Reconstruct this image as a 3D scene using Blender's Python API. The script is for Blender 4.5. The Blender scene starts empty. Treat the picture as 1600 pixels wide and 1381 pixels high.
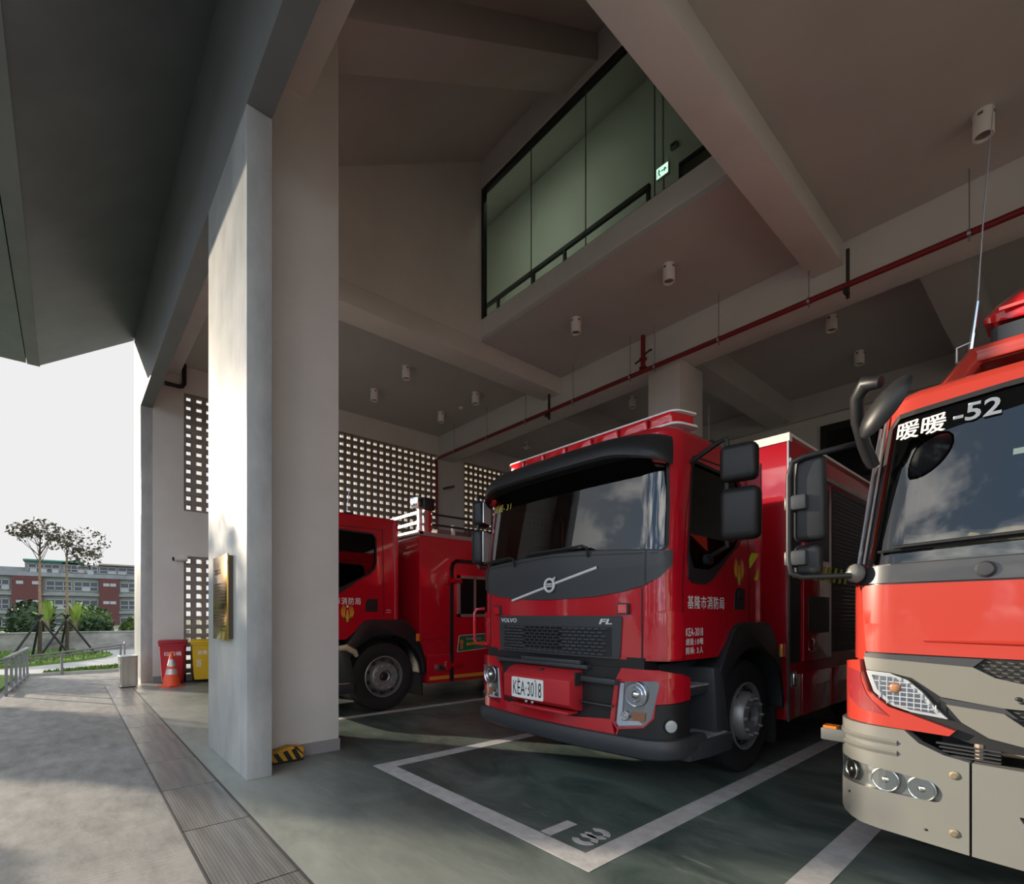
import bpy, bmesh, math, random
from mathutils import Vector, Matrix, noise
from mathutils.geometry import tessellate_polygon

PI = math.pi
R = math.radians
random.seed(11)
scene = bpy.context.scene
col = scene.collection

# ------------------------------------------------------------------ camera
CAM_H = 1.45
F_PX = 789.0
cam_d = bpy.data.cameras.new('camera')
cam = bpy.data.objects.new('camera', cam_d)
col.objects.link(cam)
cam_d.sensor_fit = 'HORIZONTAL'
cam_d.sensor_width = 36.0
cam_d.lens = 36.0 * F_PX / 1600.0
cam_d.shift_y = (961.0 - 690.5) / 1600.0
cam_d.clip_end = 800
cam.location = (0, 0, CAM_H)
YAW = math.atan2(895.0, 789.0)
cam.rotation_euler = (PI / 2, 0, YAW)
scene.camera = cam

# ------------------------------------------------------------------ sky
SUN_DIR = Vector((1.65, 1.0, -0.43)).normalized()      # the way the light travels
w = bpy.data.worlds.new('sky')
scene.world = w
w.use_nodes = True
nt = w.node_tree
nt.nodes.clear()


def wn(t, **k):
    n = nt.nodes.new(t)
    for a, b in k.items():
        setattr(n, a, b)
    return n


def wmath(op, a, b=None):
    n = wn('ShaderNodeMath', operation=op)
    for i, v in enumerate((a, b)):
        if v is None:
            continue
        if isinstance(v, (int, float)):
            n.inputs[i].default_value = v
        else:
            nt.links.new(v, n.inputs[i])
    return n.outputs[0]


tc = wn('ShaderNodeTexCoord')
sep = wn('ShaderNodeSeparateXYZ')
nt.links.new(tc.outputs['Generated'], sep.inputs[0])
# clouds on a flat layer overhead
zc = wmath('MAXIMUM', sep.outputs['Z'], 0.0)
den = wmath('ADD', zc, 0.22)
cx_ = wmath('DIVIDE', sep.outputs['X'], den)
cy_ = wmath('DIVIDE', sep.outputs['Y'], den)
comb = wn('ShaderNodeCombineXYZ')
nt.links.new(cx_, comb.inputs[0])
nt.links.new(cy_, comb.inputs[1])
nz = wn('ShaderNodeTexNoise')
nz.inputs['Scale'].default_value = 2.4
nz.inputs['Detail'].default_value = 8
nz.inputs['Roughness'].default_value = 0.6
nz.inputs['Distortion'].default_value = 0.3
nt.links.new(comb.outputs[0], nz.inputs['Vector'])
rp = wn('ShaderNodeValToRGB')
rp.color_ramp.elements[0].position = 0.47
rp.color_ramp.elements[0].color = (0, 0, 0, 1)
rp.color_ramp.elements[1].position = 0.60
rp.color_ramp.elements[1].color = (1, 1, 1, 1)
nt.links.new(nz.outputs['Fac'], rp.inputs[0])
mixc = wn('ShaderNodeMix', data_type='RGBA')
mixc.inputs['A'].default_value = (0.30, 0.50, 0.78, 1)
mixc.inputs['B'].default_value = (2.9, 2.83, 2.72, 1)
nt.links.new(rp.outputs['Color'], mixc.inputs['Factor'])
# bright haze towards the low sun, covering the western sky
dt = wn('ShaderNodeVectorMath', operation='DOT_PRODUCT')
dt.inputs[1].default_value = Vector((-1.0, 0.10, 0.10)).normalized()
nt.links.new(tc.outputs['Generated'], dt.inputs[0])
hz = wn('ShaderNodeMapRange')
hz.inputs['From Min'].default_value = 0.0
hz.inputs['From Max'].default_value = 0.7
nt.links.new(dt.outputs['Value'], hz.inputs['Value'])
mixh = wn('ShaderNodeMix', data_type='RGBA')
mixh.inputs['B'].default_value = (0.645, 0.645, 0.645, 1)
nt.links.new(hz.outputs[0], mixh.inputs['Factor'])
nt.links.new(mixc.outputs['Result'], mixh.inputs['A'])
# ground half
gz_ = wn('ShaderNodeMapRange')
gz_.inputs['From Min'].default_value = -0.02
gz_.inputs['From Max'].default_value = 0.0
nt.links.new(sep.outputs['Z'], gz_.inputs['Value'])
mixg = wn('ShaderNodeMix', data_type='RGBA')
mixg.inputs['A'].default_value = (0.2, 0.21, 0.2, 1)
nt.links.new(gz_.outputs[0], mixg.inputs['Factor'])
nt.links.new(mixh.outputs['Result'], mixg.inputs['B'])
bg = wn('ShaderNodeBackground')
bg.inputs['Strength'].default_value = 1.0
nt.links.new(mixg.outputs['Result'], bg.inputs['Color'])
wo = wn('ShaderNodeOutputWorld')
nt.links.new(bg.outputs[0], wo.inputs['Surface'])

# ------------------------------------------------------------------ sun
sd = bpy.data.lights.new('sun', 'SUN')
sd.energy = 6.2
sd.angle = R(0.6)
sd.color = (1.0, 0.85, 0.66)
sun = bpy.data.objects.new('sun', sd)
col.objects.link(sun)
sun.rotation_euler = SUN_DIR.to_track_quat('-Z', 'Y').to_euler()
sun.location = (-60, -32, 20)

vs = scene.view_settings
vs.view_transform = 'Standard'
vs.look = 'None'
vs.gamma = 1.0
vs.use_curve_mapping = False
vs.exposure = 0.42

# ------------------------------------------------------------------ materials
MATS = {}


def mat(name, color, rough=0.5, metal=0.0, spec=0.5, var=0.0, vscale=3.0, bump=0.0, bscale=40.0,
        coat=0.0, emit=None, estr=0.0, c2=None, stretch=None, trans=0.0, ior=1.45, rvar=0.0):
    if name in MATS:
        return MATS[name]
    m = bpy.data.materials.new(name)
    m.use_nodes = True
    t = m.node_tree
    b = t.nodes['Principled BSDF']
    b.inputs['Base Color'].default_value = (*color, 1)
    b.inputs['Roughness'].default_value = rough
    b.inputs['Metallic'].default_value = metal
    b.inputs['Specular IOR Level'].default_value = spec
    b.inputs['IOR'].default_value = ior
    if coat:
        b.inputs['Coat Weight'].default_value = coat
        b.inputs['Coat Roughness'].default_value = 0.04
    if trans:
        b.inputs['Transmission Weight'].default_value = trans
    if emit:
        b.inputs['Emission Color'].default_value = (*emit, 1)
        b.inputs['Emission Strength'].default_value = estr
    L = t.links.new
    if var or bump or rvar:
        tcn = t.nodes.new('ShaderNodeTexCoord')
        mp = t.nodes.new('ShaderNodeMapping')
        if stretch:
            mp.inputs['Scale'].default_value = stretch
        L(tcn.outputs['Object'], mp.inputs['Vector'])
        if var or rvar:
            n = t.nodes.new('ShaderNodeTexNoise')
            n.inputs['Scale'].default_value = vscale
            n.inputs['Detail'].default_value = 7
            n.inputs['Roughness'].default_value = 0.62
            L(mp.outputs[0], n.inputs['Vector'])
            r = t.nodes.new('ShaderNodeValToRGB')
            r.color_ramp.elements[0].position = 0.32
            r.color_ramp.elements[1].position = 0.68
            lo = c2 if c2 else tuple(c * (1 - var) for c in color)
            hi = color if c2 else tuple(min(1, c * (1 + var)) for c in color)
            r.color_ramp.elements[0].color = (*lo, 1)
            r.color_ramp.elements[1].color = (*hi, 1)
            L(n.outputs['Fac'], r.inputs[0])
            if var:
                L(r.outputs['Color'], b.inputs['Base Color'])
            if rvar:
                rr = t.nodes.new('ShaderNodeMapRange')
                rr.inputs['To Min'].default_value = max(0.02, rough - rvar)
                rr.inputs['To Max'].default_value = rough + rvar
                L(n.outputs['Fac'], rr.inputs['Value'])
                L(rr.outputs[0], b.inputs['Roughness'])
        if bump:
            n2 = t.nodes.new('ShaderNodeTexNoise')
            n2.inputs['Scale'].default_value = bscale
            n2.inputs['Detail'].default_value = 4
            L(mp.outputs[0], n2.inputs['Vector'])
            bp = t.nodes.new('ShaderNodeBump')
            bp.inputs['Strength'].default_value = bump
            bp.inputs['Distance'].default_value = 0.02
            L(n2.outputs['Fac'], bp.inputs['Height'])
            L(bp.outputs[0], b.inputs['Normal'])
    MATS[name] = m
    return m


def glass_mat(name, tint, see, ior=1.6, dark=(0.01, 0.012, 0.014)):
    """a window pane: mirror-like by its angle, tinted see-through behind"""
    m = bpy.data.materials.new(name)
    m.use_nodes = True
    t = m.node_tree
    t.nodes.clear()
    L = t.links.new
    out = t.nodes.new('ShaderNodeOutputMaterial')
    f0 = ((ior - 1) / (ior + 1)) ** 2
    lw = t.nodes.new('ShaderNodeLayerWeight')
    lw.inputs['Blend'].default_value = 0.5
    pw = t.nodes.new('ShaderNodeMath')
    pw.operation = 'POWER'
    pw.inputs[1].default_value = 5.0
    L(lw.outputs['Facing'], pw.inputs[0])
    sc_ = t.nodes.new('ShaderNodeMath')
    sc_.operation = 'MULTIPLY_ADD'
    sc_.inputs[1].default_value = 1 - f0
    sc_.inputs[2].default_value = f0
    L(pw.outputs[0], sc_.inputs[0])
    geo = t.nodes.new('ShaderNodeNewGeometry')
    fr = t.nodes.new('ShaderNodeMath')
    fr.operation = 'MULTIPLY_ADD'
    inv = t.nodes.new('ShaderNodeMath')
    inv.operation = 'SUBTRACT'
    inv.inputs[0].default_value = 1.0
    L(geo.outputs['Backfacing'], inv.inputs[1])
    L(inv.outputs[0], fr.inputs[0])
    L(sc_.outputs[0], fr.inputs[1])
    fr.inputs[2].default_value = 0.0
    gl = t.nodes.new('ShaderNodeBsdfGlossy')
    gl.inputs['Roughness'].default_value = 0.01
    tr = t.nodes.new('ShaderNodeBsdfTransparent')
    tr.inputs['Color'].default_value = (*[c * see for c in tint], 1)
    mx = t.nodes.new('ShaderNodeMixShader')
    L(fr.outputs[0], mx.inputs[0])
    L(tr.outputs[0], mx.inputs[1])
    L(gl.outputs[0], mx.inputs[2])
    L(mx.outputs[0], out.inputs['Surface'])
    MATS[name] = m
    return m


M_WALL = mat('painted_concrete', (0.63, 0.615, 0.585), 0.62, var=0.05, vscale=1.2, bump=0.05, bscale=14)
M_CEIL = mat('ceiling_concrete', (0.47, 0.46, 0.435), 0.65, var=0.05, vscale=0.9, bump=0.05, bscale=10)
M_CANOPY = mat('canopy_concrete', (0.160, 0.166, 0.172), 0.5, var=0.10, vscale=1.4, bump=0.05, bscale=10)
M_FIN = mat('fair_faced_concrete', (0.48, 0.485, 0.48), 0.30, var=0.14, vscale=2.4, bump=0.06, bscale=9,
            c2=(0.33, 0.345, 0.35), stretch=(1.6, 1.6, 0.7))
M_SKIRT = mat('grey_skirting_paint', (0.25, 0.245, 0.25), 0.6, var=0.05)
M_BLOCK = mat('breeze_block_concrete', (0.25, 0.22, 0.19), 0.8, var=0.15, vscale=6, bump=0.2)
M_BLACK = mat('black_plastic', (0.016, 0.017, 0.019), 0.42, spec=0.45, bump=0.02, bscale=300)
M_DKGREY = mat('dark_grey_plastic', (0.040, 0.044, 0.050), 0.40, spec=0.5)
M_RUBBER = mat('tyre_rubber', (0.014, 0.014, 0.015), 0.72, bump=0.06, bscale=90)
M_RED = mat('fire_red_paint', (0.47, 0.006, 0.018), 0.22, coat=1.0, spec=0.5)
M_RED2 = mat('orange_red_paint', (0.39, 0.036, 0.023), 0.30, coat=0.6, spec=0.5)
M_REDM = mat('matt_red_paint', (0.46, 0.02, 0.03), 0.45)
M_CHROME = mat('chrome', (0.78, 0.79, 0.8), 0.12, metal=1.0)
M_STEEL = mat('brushed_steel', (0.45, 0.45, 0.46), 0.36, metal=1.0, var=0.1, vscale=8)
M_WHITE = mat('white_plastic', (0.72, 0.70, 0.66), 0.45)
M_WHITEP = mat('white_paint', (0.78, 0.78, 0.77), 0.5)
M_SILVER = mat('silver_lettering', (0.62, 0.63, 0.64), 0.4)
M_LETTER = mat('white_lettering', (0.80, 0.80, 0.78), 0.5)
M_GOLD = mat('gold_lettering', (0.72, 0.40, 0.05), 0.45)
M_RIM = mat('grey_wheel_paint', (0.30, 0.30, 0.305), 0.42, metal=0.55, var=0.08, vscale=9)
M_GREYB = mat('grey_bumper_plastic', (0.165, 0.167, 0.155), 0.42, var=0.03)
M_LENSRED = mat('red_lens', (0.62, 0.012, 0.02), 0.10, coat=1.0)
M_AMBER = mat('amber_lens', (0.75, 0.22, 0.02), 0.15, coat=1.0)
M_YELLOW = mat('yellow_reflective', (0.62, 0.68, 0.03), 0.4)
M_PIPE = mat('red_pipe_paint', (0.20, 0.014, 0.018), 0.45)
M_DARKMETAL = mat('dark_bracket_metal', (0.03, 0.03, 0.03), 0.5)
M_INT = mat('cab_interior', (0.03, 0.03, 0.032), 0.7)
M_GLASS = glass_mat('windscreen_glass', (0.86, 0.92, 0.90), 0.78, 1.95)
M_GLASS_SIDE = glass_mat('side_window_glass', (0.5, 0.55, 0.55), 0.30, 1.5)
M_GLASS_ROOM = glass_mat('green_balustrade_glass', (0.88, 0.925, 0.875), 0.99, 1.42)
M_LENS = glass_mat('clear_lamp_lens', (0.95, 0.97, 1.0), 0.92, 1.45)
M_LEAF = mat('green_leaves', (0.085, 0.15, 0.035), 0.55, var=0.5, vscale=0.8)
M_LEAFD = mat('dark_green_leaves', (0.032, 0.066, 0.022), 0.55, var=0.4, vscale=0.8)
M_LEAFB = mat('banana_leaves', (0.26, 0.38, 0.07), 0.45, var=0.25, vscale=1.0)
M_LEAFY = mat('olive_brown_leaves', (0.075, 0.062, 0.035), 0.6, var=0.4, vscale=2)
M_BARK = mat('pale_bark', (0.26, 0.19, 0.12), 0.8, var=0.35, vscale=12)


# ------------------------------------------------------------------ mesh helpers
class MB:
    def __init__(s):
        s.v = []
        s.f = []
        s.sm = []

    def add(s, vs_, fs_, smooth=False):
        o = len(s.v)
        s.v += [tuple(v) for v in vs_]
        s.f += [tuple(i + o for i in f) for f in fs_]
        s.sm += [smooth] * len(fs_)
        return s

    def box(s, x0, x1, y0, y1, z0, z1):
        vs_ = [(x, y, z) for z in (z0, z1) for y in (y0, y1) for x in (x0, x1)]
        return s.add(vs_, [(0, 2, 3, 1), (4, 5, 7, 6), (0, 1, 5, 4), (1, 3, 7, 5), (3, 2, 6, 7), (2, 0, 4, 6)])

    def obox(s, c, size, m):
        """box of size about c turned by matrix m"""
        h = [a / 2 for a in size]
        vs_ = []
        for z in (-1, 1):
            for y in (-1, 1):
                for x in (-1, 1):
                    p = m @ Vector((x * h[0], y * h[1], z * h[2]))
                    vs_.append(tuple(Vector(c) + p))
        return s.add(vs_, [(0, 2, 3, 1), (4, 5, 7, 6), (0, 1, 5, 4), (1, 3, 7, 5), (3, 2, 6, 7), (2, 0, 4, 6)])

    def bar(s, p0, p1, wd, ht):
        p0, p1 = Vector(p0), Vector(p1)
        d = p1 - p0
        m = d.to_track_quat('X', 'Z').to_matrix()
        return s.obox((p0 + p1) / 2, (d.length, wd, ht), m)

    def tube(s, pts, r, n=10, cap=True):
        pts = [Vector(p) for p in pts]
        rs = r if isinstance(r, (list, tuple)) else [r] * len(pts)
        rings = []
        d0 = (pts[1] - pts[0]).normalized()
        up = Vector((0, 0, 1)) if abs(d0.z) < 0.95 else Vector((1, 0, 0))
        nx = d0.cross(up).normalized()
        for i, p in enumerate(pts):
            if i == 0:
                d = d0
            elif i == len(pts) - 1:
                d = (pts[i] - pts[i - 1]).normalized()
            else:
                d = ((pts[i] - pts[i - 1]).normalized() + (pts[i + 1] - pts[i]).normalized())
                d = d.normalized() if d.length > 1e-6 else (pts[i] - pts[i - 1]).normalized()
            nx = (nx - d * nx.dot(d))
            nx = nx.normalized() if nx.length > 1e-6 else d.orthogonal().normalized()
            ny = d.cross(nx)
            rings.append([p + nx * (math.cos(a) * rs[i]) + ny * (math.sin(a) * rs[i]) for a in
                          [2 * PI * k / n for k in range(n)]])
        vs_ = [v for rg in rings for v in rg]
        fs_ = []
        for i in range(len(pts) - 1):
            for k in range(n):
                fs_.append((i * n + k, i * n + (k + 1) % n, (i + 1) * n + (k + 1) % n, (i + 1) * n + k))
        if cap:
            fs_.append(tuple(range(n))[::-1])
            fs_.append(tuple((len(pts) - 1) * n + k for k in range(n)))
        return s.add(vs_, fs_, True)

    def lathe(s, prof, c, axis='x', n=32, sgn=1, a0=0, a1=2 * PI):
        """prof: list of (radius, along)"""
        full = abs(a1 - a0 - 2 * PI) < 1e-6
        vs_, fs_ = [], []
        m = n if full else n + 1
        for (r, t) in prof:
            for k in range(m):
                a = a0 + (a1 - a0) * k / n
                u, q = r * math.cos(a), r * math.sin(a)
                t_ = t * sgn
                p = {'x': (t_, u, q), 'y': (u, t_, q), 'z': (u, q, t_)}[axis]
                vs_.append((c[0] + p[0], c[1] + p[1], c[2] + p[2]))
        for i in range(len(prof) - 1):
            for k in range(n):
                k2 = (k + 1) % m
                fs_.append((i * m + k, i * m + k2, (i + 1) * m + k2, (i + 1) * m + k))
        return s.add(vs_, fs_, True)

    def prism(s, poly, axis, a0, a1):
        """poly of 2-D points, extruded along axis from a0 to a1"""
        def P(p, a):
            return {'x': (a, p[0], p[1]), 'y': (p[0], a, p[1]), 'z': (p[0], p[1], a)}[axis]
        n = len(poly)
        vs_ = [P(p, a0) for p in poly] + [P(p, a1) for p in poly]
        fs_ = [tuple((i, (i + 1) % n, n + (i + 1) % n, n + i)) for i in range(n)]
        tri = tessellate_polygon([[Vector((p[0], p[1], 0)) for p in poly]])
        for t in tri:
            fs_.append(tuple(t))
            fs_.append(tuple(n + k for k in reversed(t)))
        return s.add(vs_, fs_)

    def quad(s, a, b, c, d):
        return s.add([a, b, c, d], [(0, 1, 2, 3)])

    def ball(s, c, rad, nu=12, nv=8):
        rx, ry, rz = rad if isinstance(rad, (list, tuple)) else (rad,) * 3
        vs_, fs_ = [], []
        for j in range(nv + 1):
            th = PI * j / nv
            for i in range(nu):
                ph = 2 * PI * i / nu
                vs_.append((c[0] + rx * math.sin(th) * math.cos(ph), c[1] + ry * math.sin(th) * math.sin(ph),
                            c[2] + rz * math.cos(th)))
        for j in range(nv):
            for i in range(nu):
                fs_.append((j * nu + i, j * nu + (i + 1) % nu, (j + 1) * nu + (i + 1) % nu, (j + 1) * nu + i))
        return s.add(vs_, fs_, True)

    def build(s, name, m, parent=None, bevel=0.0, seg=2, smooth=None, recalc=True):
        me = bpy.data.meshes.new(name)
        bm = bmesh.new()
        bv = [bm.verts.new(v) for v in s.v]
        for f, sm in zip(s.f, s.sm):
            if len(set(f)) < 3:
                continue
            try:
                fc = bm.faces.new([bv[i] for i in f])
                fc.smooth = sm or bool(smooth)
            except ValueError:
                pass
        if recalc:
            bmesh.ops.remove_doubles(bm, verts=bm.verts, dist=1e-5)
            bmesh.ops.recalc_face_normals(bm, faces=bm.faces)
        if bevel:
            bmesh.ops.dissolve_limit(bm, angle_limit=R(1), verts=bm.verts, edges=bm.edges)
            ed = [e for e in bm.edges if len(e.link_faces) == 2 and e.calc_face_angle(0) > R(25)]
            try:
                bmesh.ops.bevel(bm, geom=ed, offset=bevel, segments=seg, affect='EDGES', profile=0.5, clamp_overlap=True)
            except Exception:
                pass
            for f in bm.faces:
                f.smooth = True
        bm.to_mesh(me)
        bm.free()
        if bevel or smooth or any(s.sm):
            me.set_sharp_from_angle(angle=R(38))
        ms = m if isinstance(m, (list, tuple)) else [m]
        for q in ms:
            me.materials.append(q)
        o = bpy.data.objects.new(name, me)
        col.objects.link(o)
        if parent is not None:
            o.parent = parent
        return o


def tag(o, label=None, cat=None, group=None, kind=None):
    if label:
        o['label'] = label
    if cat:
        o['category'] = cat
    if group:
        o['group'] = group
    if kind:
        o['kind'] = kind
    return o


def empty(name, loc=(0, 0, 0), rz=0.0):
    o = bpy.data.objects.new(name, None)
    col.objects.link(o)
    o.location = loc
    o.rotation_euler = (0, 0, rz)
    o.empty_display_size = 0.2
    return o


def struct(mb, name, m, bevel=0.0, **k):
    o = mb.build(name, m, None, bevel, **k)
    o['kind'] = 'structure'
    return o


def copy_tree(o, parent=None):
    c = o.copy()
    col.objects.link(c)
    if parent is not None:
        c.parent = parent
    for ch in list(o.children):
        copy_tree(ch, c)
    return c


def glyphs(body, bold, shear, space):
    cu = bpy.data.curves.new('lettering', 'FONT')
    cu.body = body
    cu.offset = bold
    cu.shear = shear
    cu.space_character = space
    cu.resolution_u = 3
    o = bpy.data.objects.new('lettering_tmp', cu)
    col.objects.link(o)
    dg = bpy.context.evaluated_depsgraph_get()
    dg.update()
    me = bpy.data.meshes.new_from_object(o.evaluated_get(dg))
    bpy.data.objects.remove(o)
    vs_ = [(v.co.x, v.co.y) for v in me.vertices]
    fs_ = [tuple(p.vertices) for p in me.polygons]
    bpy.data.meshes.remove(me)
    bpy.data.curves.remove(cu)
    return vs_, fs_


def text_mesh(body, bold=0.0, shear=0.0, space=1.0):
    if any(ord(c) > 0x2E80 for c in body):
        vs_, fs_ = [], []
        x = 0.0
        for c in body:
            wide = ord(c) > 0x2E80
            if c != ' ':
                gv, gf = glyphs(c, 0.0 if wide else bold, shear, 1.0)
                for q, (dx, dy) in enumerate(((0, 0), (bold, 0), (bold * .5, bold * .5)) if wide and bold else ((0, 0),)):
                    k = len(vs_)
                    vs_ += [(a + x + dx, b + dy, q) for a, b in gv]
                    fs_ += [tuple(i + k for i in f) for f in gf]
            x += (1.0 if wide else .62 if c not in ': ' else .34) * space
    else:
        vs_, fs_ = glyphs(body, bold, shear, space)
        vs_ = [(a, b, 0) for a, b in vs_]
    x0 = min(v[0] for v in vs_)
    x1 = max(v[0] for v in vs_)
    y0 = min(v[1] for v in vs_)
    y1 = max(v[1] for v in vs_)
    return [((a - x0) / (x1 - x0), (b - y0) / (y1 - y0), q) for a, b, q in vs_], fs_


def text_on(name, body, fn, m, parent=None, bold=0.0, shear=0.0, space=1.0):
    """lettering laid on a surface: fn(s, t) with s, t in 0..1 gives the point"""
    p, f = text_mesh(body, bold, shear, space)
    mb = MB()

    def lay(a, b, q):
        o = Vector(fn(a, b))
        if q:
            n = (Vector(fn(a + .01, b)) - o).cross(Vector(fn(a, b + .01)) - o).normalized()
            o = o + n * (.0007 * q)
        return tuple(o)
    mb.add([lay(a, b, q) for a, b, q in p], f)
    return mb.build(name, m, parent, recalc=False)


def plane_fn(o, ux, uy):
    o, ux, uy = Vector(o), Vector(ux), Vector(uy)
    return lambda s, t: tuple(o + ux * s + uy * t)


def panel_mesh(loops, fn, t_in=0.01, step=(0.06, 0.08)):
    """a curved sheet: polygon loops in (u, z) gridded and laid on fn(u, z, off); t_in is its thickness"""
    tri = tessellate_polygon([[Vector((a, b, 0)) for a, b in lp] for lp in loops])
    flat = [p for lp in loops for p in lp]
    bm = bmesh.new()
    bv = [bm.verts.new((a, b, 0)) for a, b in flat]
    for t in tri:
        try:
            bm.faces.new([bv[i] for i in t])
        except ValueError:
            pass
    us = [p[0] for p in flat]
    zs = [p[1] for p in flat]
    for ax, lo, hi, st in ((0, min(us), max(us), step[0]), (1, min(zs), max(zs), step[1])):
        k = lo + st
        while k < hi - 1e-4:
            co = (k, 0, 0) if ax == 0 else (0, k, 0)
            no = (1, 0, 0) if ax == 0 else (0, 1, 0)
            bmesh.ops.bisect_plane(bm, geom=bm.verts[:] + bm.edges[:] + bm.faces[:], plane_co=co, plane_no=no, dist=1e-5)
            k += st
    bmesh.ops.remove_doubles(bm, verts=bm.verts, dist=1e-5)
    bm.verts.index_update()
    vs_, fs_ = [], []
    n = len(bm.verts)
    for v in bm.verts:
        vs_.append(fn(v.co.x, v.co.y, 0.0))
    for v in bm.verts:
        vs_.append(fn(v.co.x, v.co.y, -t_in))
    for f in bm.faces:
        ids = [v.index for v in f.verts]
        fs_.append(tuple(ids))
        fs_.append(tuple(n + i for i in reversed(ids)))
    for e in bm.edges:
        if len(e.link_faces) == 1:
            a, b = e.verts[0].index, e.verts[1].index
            fs_.append((a, b, n + b, n + a))
    bm.free()
    return vs_, fs_


def panel(name, loops, fn, m, parent, t_in=0.01, step=(0.06, 0.08)):
    mb = MB()
    vs_, fs_ = panel_mesh(loops, fn, t_in, step)
    mb.add(vs_, fs_, True)
    return mb.build(name, m, parent)


def rounded(poly, r, n=4):
    """round the corners of a 2-D polygon"""
    out = []
    N = len(poly)
    for i in range(N):
        p0, p, p1 = Vector(poly[i - 1]), Vector(poly[i]), Vector(poly[(i + 1) % N])
        a, b = (p0 - p), (p1 - p)
        rr = min(r, a.length * 0.45, b.length * 0.45)
        q0, q1 = p + a.normalized() * rr, p + b.normalized() * rr
        for k in range(n + 1):
            t = k / n
            out.append(tuple((1 - t) ** 2 * q0 + 2 * t * (1 - t) * p + t * t * q1))
    return out
# ================================================================== THE SETTING
def floor_mat():
    m = bpy.data.materials.new('green_floor_coating')
    m.use_nodes = True
    t = m.node_tree
    b = t.nodes['Principled BSDF']
    L = t.links.new
    tcn = t.nodes.new('ShaderNodeTexCoord')

    def noise_(scale, det, st=None, dist=0.0):
        mp = t.nodes.new('ShaderNodeMapping')
        if st:
            mp.inputs['Scale'].default_value = st
        L(tcn.outputs['Object'], mp.inputs['Vector'])
        n = t.nodes.new('ShaderNodeTexNoise')
        n.inputs['Scale'].default_value = scale
        n.inputs['Detail'].default_value = det
        n.inputs['Roughness'].default_value = 0.65
        n.inputs['Distortion'].default_value = dist
        L(mp.outputs[0], n.inputs['Vector'])
        return n.outputs['Fac']

    def ramp(src, p0, p1, c0, c1):
        r = t.nodes.new('ShaderNodeValToRGB')
        r.color_ramp.elements[0].position = p0
        r.color_ramp.elements[1].position = p1
        r.color_ramp.elements[0].color = (*c0, 1)
        r.color_ramp.elements[1].color = (*c1, 1)
        L(src, r.inputs[0])
        return r.outputs['Color']
    base = ramp(noise_(1.15, 9, (0.8, 1.5, 1), 0.9), 0.38, 0.64, (0.046, 0.072, 0.066), (0.150, 0.190, 0.172))
    # paler, mottled grey tone towards the open front
    sp = t.nodes.new('ShaderNodeSeparateXYZ')
    L(tcn.outputs['Object'], sp.inputs[0])
    mr = t.nodes.new('ShaderNodeMapRange')
    mr.inputs['From Min'].default_value = 2.3
    mr.inputs['From Max'].default_value = 1.15
    L(sp.outputs['Y'], mr.inputs['Value'])
    ad = t.nodes.new('ShaderNodeMath')
    ad.operation = 'MULTIPLY'
    L(mr.outputs[0], ad.inputs[0])
    w1 = ramp(noise_(1.6, 8, (0.6, 1.6, 1), 0.5), 0.25, 0.62, (0.35, 0.35, 0.35), (1, 1, 1))
    L(w1, ad.inputs[1])
    mx = t.nodes.new('ShaderNodeMix')
    mx.data_type = 'RGBA'
    mx.inputs['B'].default_value = (0.36, 0.375, 0.34, 1)
    L(ad.outputs[0], mx.inputs['Factor'])
    L(base, mx.inputs['A'])
    # scuffs
    sc = ramp(noise_(5.0, 6, (0.35, 2.2, 1), 1.2), 0.58, 0.70, (0, 0, 0), (0.34, 0.34, 0.34))
    mx2 = t.nodes.new('ShaderNodeMix')
    mx2.data_type = 'RGBA'
    mx2.inputs['B'].default_value = (0.34, 0.37, 0.35, 1)
    L(sc, mx2.inputs['Factor'])
    L(mx.outputs['Result'], mx2.inputs['A'])
    L(mx2.outputs['Result'], b.inputs['Base Color'])
    rr = t.nodes.new('ShaderNodeMapRange')
    rr.inputs['To Min'].default_value = 0.28
    rr.inputs['To Max'].default_value = 0.55
    L(noise_(2.2, 5), rr.inputs['Value'])
    L(rr.outputs[0], b.inputs['Roughness'])
    bp = t.nodes.new('ShaderNodeBump')
    bp.inputs['Strength'].default_value = 0.06
    bp.inputs['Distance'].default_value = 0.02
    L(noise_(14, 6), bp.inputs['Height'])
    L(bp.outputs[0], b.inputs['Normal'])
    return m


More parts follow.
